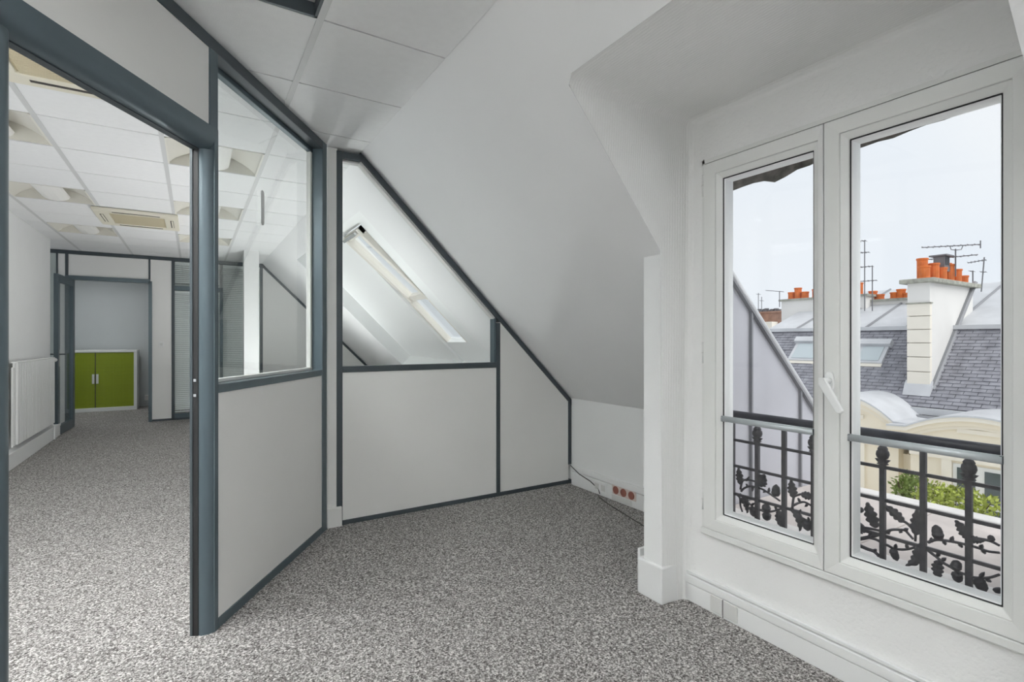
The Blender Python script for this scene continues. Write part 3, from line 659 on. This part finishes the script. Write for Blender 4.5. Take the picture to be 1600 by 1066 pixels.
# ================================================================== OUTSIDE: LEDGE, ZINC WALL, LINTEL
LZ = .40
lg = struct(empty('ledge', (2.7, 1.0, LZ)), 'stone ledge outside the window, up to the roof edge', 'ledge')
bx('sill_slab', (WX+.07, YB+.2, LZ-.10), (2.42, 1.742, LZ), M_STONEL, lg, .004)
for k in range(6):
    bx('ledge_stone', (2.425, -1.99+.622*k, LZ-.12), (3.30, -1.99+.622*k+.616, LZ-.012), M_STONE, lg, .004)
bx('edge_strip', (3.305, -2.0, LZ-.14), (3.42, 1.742, LZ-.005), M_STONEL, lg, .01)
MB().box((WX+.07, -2.0, -4.0), (3.36, 1.742, LZ-.14)).build('parapet', M_STONE, lg)
zw = struct(empty('wall_zinc', (2.8, 1.76, LZ)), 'lilac grey zinc clad side wall of the roof beside the window', 'wall')
zt = lambda x: 1.655 - .935*(x - 2.427)
seams = [2.165, 2.642, 3.136, 3.62]
for a, b in zip(seams[:-1], seams[1:]):
    MB().prism([(a+.002, 1.745, LZ-.02), (b-.002, 1.745, LZ-.02), (b-.002, 1.745, zt(b)), (a+.002, 1.745, zt(a))], (0, .10, 0)).build('zinc_panel', M_ZINC, zw)
for x in seams[1:-1]: MB().box((x-.006, 1.728, LZ-.01), (x+.006, 1.75, zt(x)-.01)).build('seam', M_ZINCD, zw)
MB().prism([(2.16, 1.722, zt(2.16)-.02), (3.62, 1.722, zt(3.62)-.02), (3.62, 1.722, zt(3.62)+.012), (2.16, 1.722, zt(2.16)+.012)], (0, .14, 0)).build('edge_flashing', M_ZINCD, zw)
MB().tube([(2.16, 1.735, zt(2.16)+.012), (3.62, 1.735, zt(3.62)+.012)], .018, 10).build('edge_roll', M_ZINCL, zw, smooth=True)
jb = struct(bx('wall_jamb', (WX+.072, 1.640, LZ), (2.225, 1.742, 2.43), M_STONEL, None, .004), 'pale outer jamb beside the railing', 'wall')
# rough lintel above the window, outside
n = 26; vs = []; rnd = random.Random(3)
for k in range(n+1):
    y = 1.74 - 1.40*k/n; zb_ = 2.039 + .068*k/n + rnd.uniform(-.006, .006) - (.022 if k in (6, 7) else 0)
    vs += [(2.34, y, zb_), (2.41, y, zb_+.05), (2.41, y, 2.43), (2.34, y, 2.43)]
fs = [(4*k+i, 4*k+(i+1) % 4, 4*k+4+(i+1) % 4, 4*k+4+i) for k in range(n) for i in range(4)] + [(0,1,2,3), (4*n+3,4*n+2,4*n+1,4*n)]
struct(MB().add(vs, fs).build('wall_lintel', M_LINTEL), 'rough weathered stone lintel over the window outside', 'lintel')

# ================================================================== BALCONY RAILING
RX = 2.25
rl = tag(empty('balcony_railing', (RX, 1.0, LZ)), 'wrought iron railing with oak leaves and acorns outside the window', 'railing')
MB().tube([(RX, .05, .917), (RX, 1.64, .917)], .0185, 14).build('handrail', M_RAIL, rl, smooth=True)
for z in (.792, .666, .529): MB().box((RX-.005, .05, z-.006), (RX+.005, 1.64, z+.006)).build('cross_bar', M_IRON, rl)
for k in range(8):
    y = 1.577 - .1292*k
    fin = k % 2 == 1
    p = MB().box((RX-.008, y-.009, LZ-.005), (RX+.008, y+.009, .80 if fin else .905)).build('baluster', M_IRON, rl)
    if fin:
        MB().lathe((RX, y, .80), [(.010,0),(.020,.004),(.012,.012),(.011,.022),(.019,.028),(.023,.040),(.021,.052),(.016,.058),(.018,.062),(.012,.072),(.003,.076)], 10).build('finial', M_IRON, p, smooth=True)
        for s_ in (-1, 1):
            MB().prism([(RX-.004, y+s_*.006, .80), (RX-.004, y+s_*.018, .812), (RX-.004, y+s_*.026, .822), (RX-.004, y+s_*.014, .823), (RX-.004, y+s_*.006, .82)], (.008,0,0)).build('finial_leaf', M_IRON, p)
def rp(u, v): return Vector((RX, *atx(u, v, RX)[1:]))
def stem(pts, r=.0055, name='stem'):
    P_ = [rp(*p) for p in pts]
    out = []
    for i in range(len(P_)-1):                       # Catmull-Rom
        p0, p1, p2, p3 = P_[max(i-1,0)], P_[i], P_[i+1], P_[min(i+2,len(P_)-1)]
        for t in (0, .25, .5, .75): out.append(.5*((2*p1)+(p2-p0)*t+(2*p0-5*p1+4*p2-p3)*t*t+(3*p1-p0-3*p2+p3)*t**3))
    out.append(P_[-1])
    return MB().tube(out, r, 7, r*.75).build(name, M_IRON, rl, smooth=True)
def oak(parent, b, t, w, bend=0.):
    """lobed oak leaf from base pixel b to tip pixel t, half width w metres, cast a few millimetres thick"""
    if b[0] > 1320: w *= .72; bend *= .8
    B, T = rp(*b), rp(*t); ax = T-B; L_ = ax.length; ax.normalize(); sd = Vector((0, -ax.z, ax.y)); n = 40; Lp = []; Rp = []
    for k in range(n+1):
        f_ = k/n; env = math.sin(math.pi*min(1, f_**.8*.93+.05))**.8; lob = .66 + .36*abs(math.sin(f_*math.pi*4.5 + .3))
        h = w*env*lob; c = B + ax*(L_*f_) + sd*(bend*math.sin(math.pi*f_))
        Lp.append(c + sd*h); Rp.append(c - sd*h)
    vs = []
    for a, b_ in zip(Lp, Rp):
        m_ = (a+b_)/2
        vs += [a + Vector((-.003,0,0)), m_ + Vector((-.008,0,0)), b_ + Vector((-.003,0,0)), b_ + Vector((.003,0,0)), a + Vector((.003,0,0))]
    fs = []
    for k in range(n):
        for i in range(5): fs.append((5*k+i, 5*k+(i+1) % 5, 5*k+5+(i+1) % 5, 5*k+5+i))
    fs += [(0,1,2,3,4), tuple(5*n+i for i in (4,3,2,1,0))]
    MB().add(vs, fs).build('oak_leaf', M_IRON, parent)
def acorn(parent, b, t, r):
    if b[0] > 1320: r *= .70
    B, T = rp(*b), rp(*t); L_ = (T-B).length
    MB().lathe(B, [(.002,0),(r*.75,L_*.08),(r*1.02,L_*.28),(r,L_*.36),(r*.92,L_*.38),(r*.94,L_*.55),(r*.75,L_*.8),(r*.3,L_*.95),(.001,L_)], 10, T-B).build('acorn', M_IRON, parent, smooth=True)
def bud(parent, b, t, w=.006): oak(parent, b, t, w)
# left leaf of the window
s1 = stem([(1150,772),(1156,778),(1157,790),(1160,800)])
stem([(1157,765),(1160,752),(1168,750),(1178,752),(1186,757)])
s2 = stem([(1158,768),(1163,763),(1172,760),(1182,762),(1192,765),(1203,772),(1213,779),(1219,783)])
s3 = stem([(1156,772),(1163,779),(1170,786),(1177,793)])
s4 = stem([(1188,797),(1197,800),(1208,799),(1218,796),(1228,794),(1236,795)])
oak(s1, (1157,757), (1154,731), .020); oak(s2, (1184,758), (1195,742), .030, .004); oak(s1, (1157,778), (1168,802), .017, -.014)
acorn(s2, (1212,776), (1213,757), .019); acorn(s3, (1177,792), (1178,808), .019); acorn(s4, (1198,799), (1196,787), .020); acorn(s4, (1198,801), (1198,814), .020)
oak(s4, (1217,798), (1222,826), .019, .006)
for b, t in (((1166,752),(1171,745)), ((1176,760),(1176,768)), ((1169,762),(1166,756)), ((1196,767),(1193,770)), ((1201,770),(1202,762)), ((1168,785),(1167,778)), ((1213,797),(1211,790)), ((1178,794),(1170,793)), ((1174,790),(1179,786))): bud(s2, b, t)
s5 = stem([(1238,795),(1240,778),(1246,774),(1256,772),(1268,774),(1282,780)])
s6 = stem([(1240,790),(1248,786),(1258,785),(1270,792)])
s7 = stem([(1236,793),(1246,804),(1256,811),(1268,816),(1286,820)])
oak(s5, (1240,778), (1236,750), .022); oak(s5, (1252,773), (1274,777), .018); oak(s7, (1238,796), (1250,830), .019, -.016); acorn(s7, (1261,813), (1262,830), .020)
for b, t in (((1250,785),(1247,778)), ((1250,804),(1251,796)), ((1262,788),(1258,792)), ((1264,815),(1263,808))): bud(s6, b, t)
# right leaf of the window
t1 = stem([(1330,843),(1345,842),(1356,840),(1368,837),(1378,834),(1390,830)], .008)
t2 = stem([(1345,824),(1358,826),(1372,829),(1390,834)], .006)
t3 = stem([(1356,840),(1368,843),(1378,848),(1388,853),(1396,857),(1408,859),(1420,858),(1430,855),(1438,850)])
t4 = stem([(1333,846),(1342,852),(1355,858),(1366,862),(1374,870)], .008)
t5 = stem([(1385,831),(1394,828),(1405,828),(1414,829),(1420,835),(1427,843)])
t6 = stem([(1406,813),(1416,817),(1424,825),(1430,834),(1430,846)])
oak(t1, (1369,825), (1355,785), .034, -.004); acorn(t1, (1349,796), (1334,799), .017); oak(t2, (1350,822), (1334,830), .032); oak(t4, (1336,846), (1341,862), .018)
oak(t6, (1412,816), (1381,789), .026, .004); oak(t6, (1431,836), (1433,796), .028); oak(t3, (1433,853), (1416,884), .027, -.022); acorn(t3, (1394,857), (1402,877), .021)
for b, t in (((1358,840),(1362,830)), ((1399,857),(1400,850)), ((1418,858),(1416,849)), ((1408,829),(1406,833)), ((1413,829),(1419,826)), ((1428,855),(1434,860)), ((1366,862),(1369,858))): bud(t3, b, t, .009)
t7 = stem([(1450,848),(1460,844),(1470,844),(1484,846),(1500,849),(1516,853),(1530,857),(1545,862),(1562,864)])
t8 = stem([(1448,858),(1456,865),(1464,871),(1473,879),(1485,886),(1498,894),(1512,899),(1525,903),(1545,903),(1562,898)])
t9 = stem([(1520,841),(1535,843),(1548,846),(1562,853)])
acorn(t7, (1467,843), (1462,820), .026); oak(t7, (1512,842), (1493,813), .026, .004); oak(t9, (1514,842), (1538,846), .018); acorn(t9, (1550,846), (1547,836), .015)
oak(t8, (1467,876), (1466,906), .026, .004); acorn(t8, (1492,890), (1497,876), .024); acorn(t8, (1494,893), (1498,911), .024); acorn(t8, (1526,903), (1540,926), .027); acorn(t8, (1556,918), (1562,928), .018)
for b, t in (((1456,848),(1455,840)), ((1474,845),(1478,852)), ((1486,846),(1489,838)), ((1498,849),(1504,856)), ((1534,858),(1540,866)), ((1532,857),(1535,851)), ((1464,869),(1469,864)), ((1472,876),(1478,872)), ((1531,903),(1538,894)), ((1540,904),(1549,910))): bud(t7, b, t, .009)

# ================================================================== BUILDING ACROSS THE COURT (facade parallel to ours)
AB = tag(empty('apartment_building', (12.5, 5.0, -5)), 'cream building opposite with slate roof, tall white chimney and curved dormers', 'building')
EX, EZ = 12.4, -.06; TX = 14.0; TZ = EZ + (TX-EX); RYA, RYB = -1.5, 8.75
rz_ = lambda x: EZ + (x-EX)
MB().prism([(EX, RYA, EZ), (TX, RYA, TZ), (17.4, RYA, TZ+1.18), (17.4, RYA, -4), (EX, RYA, -4)], (0, RYB-RYA, 0)).build('roof_body', M_SLATEB, AB)
# slates: one joined field
rows = 24; SL = (TX-EX)*math.sqrt(2); ex = SL/rows; sd = Vector((1,0,1)).normalized(); nn = Vector((-1,0,1)).normalized(); mb = MB(); rnd = random.Random(5); sw_ = .215
for r_ in range(rows):
    y = RYA + (r_ % 2)*sw_/2
    while y < RYB:
        d0 = r_*ex; j_ = rnd.uniform(-.004, .004); th_ = .016 + rnd.uniform(0, .010)
        o0 = Vector((EX, 0, EZ)) + sd*(d0+j_) + nn*th_; o1 = Vector((EX, 0, EZ)) + sd*(d0+ex+.02) + nn*.004; ob_ = Vector((EX, 0, EZ)) + sd*(d0+j_)
        a, b = y+.004, min(y+sw_-.004, RYB)
        if b > a:
            mb.add([(o0.x,a,o0.z),(o0.x,b,o0.z),(o1.x,b,o1.z),(o1.x,a,o1.z),(ob_.x,a,ob_.z),(ob_.x,b,ob_.z)], [(0,1,2,3),(4,5,1,0)])
        y += sw_
so_ = mb.build('slate_field', M_SLATE, AB); so_['kind'] = 'stuff'
# upper zinc roof in sheets with rolls
uz = lambda x: TZ + .02 + .347*(x-TX)
yk = RYA
while yk < RYB-.1:
    MB().prism([(TX-.06, yk+.01, uz(TX-.06)), (17.4, yk+.01, uz(17.4)), (17.4, yk+.01, uz(17.4)+.02), (TX-.06, yk+.01, uz(TX-.06)+.02)], (0, .83, 0)).build('zinc_sheet', M_ZINCL, AB)
    MB().tube([(TX-.06, yk, uz(TX-.06)+.03), (17.4, yk, uz(17.4)+.03)], .028, 6).build('zinc_roll', M_ZINCD, AB)
    yk += .85
MB().box((TX-.10, RYA, TZ-.03), (TX+.03, RYB, TZ+.06)).build('roof_break', M_ZINCL, AB)
MB().box((EX-.10, RYA, EZ-.14), (EX+.06, RYB, EZ-.01)).build('gutter_flashing', M_ZINCL, AB)
MB().tube([(EX-.22, RYA, EZ-.22), (EX-.22, RYB, EZ-.22)], .085, 12).build('gutter', M_ZINCD, AB, smooth=True)
MB().box((EX-.04, RYA, -6), (EX, RYB, EZ-.16)).build('wall', M_SLATE, AB)
# big chimney
roofp = lambda u, v: at(u, v, (EX, 0, EZ), (-1, 0, 1))
bA = roofp(1436, 611); xf = bA.x
yL = atx(1418, 560, xf).y; yR = atx(1452, 560, xf).y; ztop = atx(1436, 441, xf).z
xb = aty(1520, 470, yR).x
CH = empty('chimney_stack', (xf, yR, rz_(xf))); CH.parent = AB; CH.location = Vector(CH.location) - Vector(AB.location)
MB().prism([(xf+.06, yR, rz_(xf)-.1), (xf+.06, yR, ztop-.02), (xb, yR, ztop-.02), (xb, yR, min(rz_(xb), uz(xb))-.1)], (0, yL-yR, 0)).build('plaster_shaft', M_CHIMW, CH)
zs = [atx(1436, v, xf).z for v in (611, 581, 558, 536, 515, 494, 474)]
for a, b in zip(zs[:-1], zs[1:]): MB().box((xf, yR-.012, a+.008), (xf+.10, yL+.012, b-.008)).build('stone_block', M_CREAML, CH, bevel=.006)
MB().box((xf+.01, yR-.006, zs[-1]+.005), (xf+.1, yL+.006, ztop-.02)).build('top_render', M_CHIMW, CH)
MB().box((xf-.02, yR-.03, zs[-1]-.012), (xf+.1, yL+.03, zs[-1]+.014)).build('string_course', M_MOSS, CH)
MB().box((xf-.10, yR-.12, ztop-.02), (xb+.12, yL+.12, ztop+.07)).build('cap', M_MOSS, CH, bevel=.015)
MB().prism([(xf-.12, yR-.05, rz_(xf-.12)+.03), (xf+.05, yR-.05, rz_(xf+.05)+.03), (xf+.05, yR-.05, rz_(xf+.05)+.16), (xf-.02, yR-.05, rz_(xf-.02)+.14)], (0, yL-yR+.1, 0)).build('base_flashing', M_ZINCL, CH)
MB().prism([(xf+.02, yR-.09, rz_(xf+.02)+.02), (xb, yR-.09, rz_(xb)+.02), (xb, yR-.05, rz_(xb)+.05), (xf+.02, yR-.05, rz_(xf+.02)+.05)], (0, .05, 0)).build('side_flashing', M_ZINCD, CH)
def pot(parent, x, y, z, h, r, m=M_POT):
    MB().lathe((x, y, z), [(r*1.1,0),(r*1.1,.03),(r*.98,.04),(r,h-.04),(r*1.12,h-.035),(r*1.12,h),(r*.85,h),(r*.8,h-.06)], 14).build('chimney_pot', m, parent, smooth=False)
ym = (yL+yR)/2
for k, (f_, h) in enumerate([(.02,.27),(.13,.46),(.24,.36),(.33,.38),(.43,.30),(.52,.36),(.62,.40),(.72,.45),(.82,.32),(.91,.30),(1.0,.20)]):
    pot(CH, xf+.12+(xb-xf-.24)*f_, ym + (.07 if k % 2 else -.05), ztop+.07, h, .095)
vx, vz = xf+.12+(xb-xf-.24)*.5, ztop+.40
MB().box((vx-.15, ym-.10, ztop+.3), (vx+.15, ym+.10, vz+.02)).build('vent_base', M_ANT, CH)
for dx in (-.12, -.04, .04, .12): MB().box((vx+dx-.012, ym-.1, vz+.02), (vx+dx+.012, ym+.1, vz+.22)).build('vent_fin', M_ANT, CH)
MB().box((vx-.2, ym-.16, vz+.22), (vx+.2, ym+.16, vz+.25)).build('vent_cowl', M_ANT, CH)
# roof windows on the slates
def roof_light(u0, u1, v0, v1):
    a = roofp(u0, v1); b = roofp(u1, v1); c = roofp(u0, v0)
    y0_, y1_ = min(a.y, b.y), max(a.y, b.y); s0 = (a.x-EX)*math.sqrt(2); s1 = (c.x-EX)*math.sqrt(2)
    pt = lambda y, s_, n_: tuple(Vector((EX, y, EZ)) + sd*s_ + nn*n_)
    def sb(name, ya, yb, sa, sb_, na, nb, m, par): 
        vs = [pt(y, s_, n_) for n_ in (na, nb) for y, s_ in ((ya,sa),(yb,sa),(yb,sb_),(ya,sb_))]
        return MB().add(vs, [(0,3,2,1),(4,5,6,7),(0,1,5,4),(1,2,6,5),(2,3,7,6),(3,0,4,7)]).build(name, m, par)
    f_ = sb('roof_light', y0_-.06, y1_+.06, s0-.06, s1, .0, .07, M_ZINCL, AB)
    sb('pane', y0_+.02, y1_-.02, s0, s1-.05, .07, .085, M_PANEL_SKY, f_)
    sb('hood', y0_-.10, y1_+.10, s1-.02, s1+.14, .0, .15, M_ZINCL, f_)
    sb('sill_flashing', y0_-.06, y1_+.2, s0-.14, s0-.06, .0, .035, M_CREAML, f_)
roof_light(1340, 1376, 543, 566); roof_light(1237, 1278, 538, 562)
# white party-wall stacks behind, with pots
def stack(u0, u1, vt, x, thick, zb, pots, m=M_CHIMW, capm=M_MOSS):
    y0_ = atx(u1, vt, x).y; y1_ = atx(u0, vt, x).y; zt_ = atx((u0+u1)/2, vt, x).z
    st = MB().box((x, y0_, zb), (x+thick, y1_, zt_)).build('chimney_stack', m, AB)
    MB().box((x-.06, y0_-.06, zt_), (x+thick+.06, y1_+.06, zt_+.06)).build('cap', capm, st)
    for u, vb in pots:
        p_ = atx(u, vb, x+thick/2); pot(st, x+thick/2, p_.y, zt_+.06, max(.1, p_.z-zt_-.06), .10 if m is M_CHIMW else .08, M_POT if m is M_CHIMW else M_ANT)
stack(1221, 1353, 467, 15.6, .5, 1.6, [(1237,457),(1247,450),(1258,456),(1275,452),(1290,455),(1305,450),(1318,455),(1342,442)])
stack(1356, 1432, 470, 15.9, .5, 1.6, [(1364,455),(1375,460),(1398,457),(1408,452),(1418,458),(1426,455)])
bk = stack(1186, 1221, 489, 19.0, 1.2, -1.0, [(1187,483),(1191,485),(1195,483),(1198,482),(1203,485),(1207,483),(1213,482),(1217,484)], M_BRICK, M_BRICK)
MB().box((18.6, atx(1206, 500, 18.6).y, -6), (19.0, atx(1160, 500, 18.6).y, atx(1195, 503, 18.6).z)).build('rear_wall', M_CREAML, AB)
MB().box((17.4, atx(1232, 500, 17.4).y, -6), (18.2, atx(1196, 500, 17.4).y, atx(1210, 524, 17.4).z)).build('rear_roof', M_SLATE, AB)
# curved dormers with cream pediments
def curved_dormer(uc, vcrest, half, rise, x, hwn):
    c = atx(uc, vcrest, x); yc_, zc = c.y, c.z; n = 18; out = []; inn = []; tail = .30
    for k in range(n+1):
        f_ = -1 + 2*k/n; z = zc - rise*(1 - math.cos(f_*math.pi*.5)**1.0 if abs(f_) < 1 else 1)
        out.append((yc_ + half*f_, zc - rise*(f_*f_)))
    out = [(yc_-half-tail, zc-rise-.02)] + out + [(yc_+half+tail, zc-rise-.02)]
    D = empty('dormer', (x, yc_, zc-2)); D.parent = AB; D.location = Vector(D.location) - Vector(AB.location)
    # zinc vault running back to the roof
    vs = []
    for X in (x-.22, None):
        bk_ = [(X if X else (EX+.5 if 0 < i < len(out)-1 else x+.45)) for i in range(len(out))]
        vs += [(q, y, z) for q, (y, z) in zip(bk_, out)] + [(q, y, z+.03) for q, (y, z) in zip(bk_, out)]
    m_ = len(out); fs = []
    for k in range(m_-1):
        fs += [(k, k+1, 2*m_+k+1, 2*m_+k), (m_+k, 3*m_+k, 3*m_+k+1, m_+k+1), (k, m_+k, m_+k+1, k+1), (2*m_+k, 2*m_+k+1, 3*m_+k+1, 3*m_+k)]
    MB().add(vs, fs).build('zinc_vault', M_ZINCL, D, smooth=False)
    def band(t0, t1, xa, xb_, nm, m):
        vs = []
        for X in (xa, xb_): vs += [(X, y, z-t0) for y, z in out] + [(X, y, z-t1) for y, z in out]
        MB().add(vs, fs).build(nm, m, D)
    band(.0, .07, x-.20, x+.2, 'cornice', M_CREAML); band(.07, .15, x-.13, x+.2, 'cornice', M_CREAM); band(.15, .21, x-.07, x+.2, 'cornice', M_CREAML)
    # front wall under the arch
    poly = [(x, yc_-half, -7)] + [(x, y, z-.2) for y, z in out[1:-1]] + [(x, yc_+half, -7)]
    MB().prism(poly, (EX-x, 0, 0)).build('front_wall', M_CREAM, D)
    zw_ = zc-rise-.55
    MB().box((x-.05, yc_-.30, zc-rise-.02), (x, yc_+.30, zc-rise+.06)).build('tympanum_ledge', M_CREAML, D, bevel=.01)
    MB().box((x-.06, yc_-half, zc-rise-.50), (x, yc_+half, zc-rise-.44)).build('moulding', M_CREAML, D)
    wf = MB().box((x-.02, yc_-hwn, zw_-1.9), (x+.02, yc_+hwn, zw_)).build('window', M_PVC, D)
    for a, b in ((-hwn+.06,-.06), (.06,hwn-.06)):
        for k in range(3): MB().box((x-.03, yc_+a, zw_-.62*(k+1)+.03), (x-.018, yc_+b, zw_-.62*k-.06)).build('pane', M_PANE, wf)
    for s_ in (-1, 1): MB().box((x-.05, yc_+s_*(hwn+.08)-.07, zw_-1.9), (x, yc_+s_*(hwn+.08)+.07, zw_+.05)).build('window_surround', M_CREAML, D)
curved_dormer(1325, 618, .88, .42, 11.3, .17)
curved_dormer(1532, 652, .98, .28, 11.1, .36)
ya, yb = atx(1462, 700, 11.6).y, atx(1398, 700, 11.6).y
MB().box((11.5, ya, -3), (11.9, yb, atx(1430, 712, 11.5).z)).build('linking_wall', M_CREAM, AB)
MB().box((11.42, ya, atx(1430, 704, 11.42).z), (11.95, yb, atx(1430, 697, 11.42).z)).build('linking_ledge', M_CREAML, AB)
MB().box((11.9, ya-.2, -3), (12.0, yb+.2, -.75)).build('slate_cheek', M_SLATE, AB)
MB().box((9.2, -1.5, -3.2), (11.4, 7.5, -1.75)).build('balcony_slab', M_CREAML, AB)

# shrubs on the balcony across the court
def shrub(u, v, w, h, x, m, label, n=520):
    c = atx(u, v, x); zb_ = -1.75; zt_ = c.z + h/2
    r = tag(empty('potted_shrub', (x, c.y, zb_)), label, 'shrub')
    MB().lathe((x, c.y, zb_), [(.16,0),(.2,.04),(.24,.34),(.26,.36),(.26,.4),(.22,.4),(.2,.36)], 14).build('pot', M_CREAML, r)
    rnd = random.Random(int(u)); mb = MB()
    for k in range(7):
        a = rnd.uniform(0, 6.28); MBs = mb
        mb.tube([(x, c.y, zb_+.35), (x+.1*math.cos(a), c.y+w*.25*math.sin(a), (zb_+zt_)/2), (x+.2*math.cos(a), c.y+w*.42*math.sin(a), zt_-.12)], .012, 5, .005)
    mb.build('branches', M_BARK, r)
    mb = MB()
    for k in range(n):
        while True:
            p = Vector((rnd.uniform(-1,1), rnd.uniform(-1,1), rnd.uniform(-1,1)))
            if .25 < p.length < 1: break
        q = Vector((x + p.x*.38, c.y + p.y*w/2, c.z + p.z*h/2*(1 + .25*math.sin(p.y*9+u))))
        d = Vector((rnd.gauss(0,1), rnd.gauss(0,1), rnd.gauss(.5,1))).normalized(); e = d.cross(Vector((rnd.gauss(0,1), rnd.gauss(0,1), rnd.gauss(0,1)))).normalized()
        l = rnd.uniform(.05, .10); b_ = l*.28
        mb.add([q, q+d*l*.5+e*b_, q+d*l, q+d*l*.5-e*b_], [(0,1,2,3)])
    f_ = mb.build('foliage', m, r); f_['kind'] = 'stuff'
shrub(1425, 762, .54, .43, 10.3, M_LEAF, 'small dark green shrub on the balcony across the court', 500)
shrub(1492, 784, 1.05, .46, 9.5, M_LEAFY, 'wide yellow green shrub beside the white framed window opposite', 1100)

# antennas
def antenna(label, base, top, booms, x, r_=.014):
    a = atx(*base, x); t = atx(*top, x)
    o = tag(empty('tv_antenna', (x, a.y, a.z)), label, 'antenna')
    MB().tube([(x, a.y, a.z), (x, t.y, t.z)], r_, 6).build('mast', M_ANT, o)
    for (u0, v0, u1, v1, nel) in booms:
        p = atx(u0, v0, x); q = atx(u1, v1, x)
        bo = MB().tube([p, q], .011, 6).build('boom', M_ANT, o)
        for k in range(nel):
            c = p.lerp(q, (k+.5)/nel); MB().tube([c+Vector((-.16,0,0)), c+Vector((.16,0,0))], .006, 4).build('element', M_ANT, bo)
    return o
xa = xf + (xb-xf)*.6
an = antenna('large double antenna rising from the tall white chimney', (1493, 432), (1493, 389), [(1440,387,1532,382,9), (1436,407,1528,398,8)], xa)
p = atx(1493, 391, xa); MB().tube([atx(1484,384,xa), atx(1486,390,xa), p, atx(1502,390,xa), atx(1505,383,xa)], .009, 6).build('bracket', M_ANT, an)
MB().tube([atx(1532,376,xa), atx(1532,388,xa)], .012, 6).build('reflector', M_ANT, an)
antenna('thin antenna with two booms on the zinc roof beyond the tall chimney', (1533, 458), (1538, 402), [(1512,411,1541,406,5), (1532,425,1541,425,2)], 16.6)
antenna('short antenna just behind the chimney cap', (1520, 446), (1520, 423), [(1516,424,1521,424,2)], xb+.5)
antenna('tall antenna mast with three booms by the long white stack', (1351, 486), (1351, 375), [(1334,378,1353,376,4), (1336,396,1358,394,4), (1344,440,1370,438,4)], 15.3)
antenna('lower antenna mast beside the tall one on the white stack', (1363, 486), (1363, 415), [(1340,418,1364,416,4)], 15.3)
antenna('single boom antenna on the long white stack, next to the brick chimney', (1218, 480), (1218, 455), [(1197,454,1224,456,4)], 15.4)
antenna('thin mast on the brick chimney', (1185, 490), (1185, 458), [(1183,460,1187,460,1)], 18.9)
antenna('short mast on the brick chimney behind the thin one', (1190, 488), (1190, 464), [(1188,470,1192,470,1)], 19.5)

# ---- unseen uplighters added as fill light, behind the viewer and in the far office
def uplighter(x, y, label, h=1.76, e=330.):
    lens = mat('added fill lens %g' % e, (.9, .9, .9), .5, emit=((.985, 1, .995), e))
    r = tag(empty('fill_lamp', (x, y, 0)), label, 'floor lamp', 'added fill lamps')
    MB().lathe((x, y, 0), [(.15, 0), (.15, .012), (.14, .02), (.02, .03)], 24).build('base', M_TEALD, r, smooth=True)
    MB().tube([(x, y, .02), (x, y, h+.02)], .014, 12).build('pole', M_TEALD, r, smooth=True)
    MB().lathe((x, y, h), [(.03, 0), (.10, .02), (.16, .08), (.165, .11), (.155, .11), (.10, .03), (.0, .02)], 24).build('bowl', M_TEALD, r, smooth=True)
    MB().lathe((x, y, h+.07), [(.13, 0), (.13, .006)], 24).build('lens', lens, r)
uplighter(-.9, -1.3, 'dark uplighter added for fill light by the plain end wall', 1.76, 190.)
uplighter(.75, -1.0, 'dark uplighter added for fill light between dormer and end wall', 1.76, 190.)
uplighter(-1.32, 1.3, 'dark uplighter added for fill light by the added far office windows', 1.76, 120.)
uplighter(.80, 4.95, 'low dark uplighter added for fill light behind the partition panel', .42, 105.)
uplighter(.95, 7.5, 'low dark uplighter added for fill light before the white column', .25, 150.)
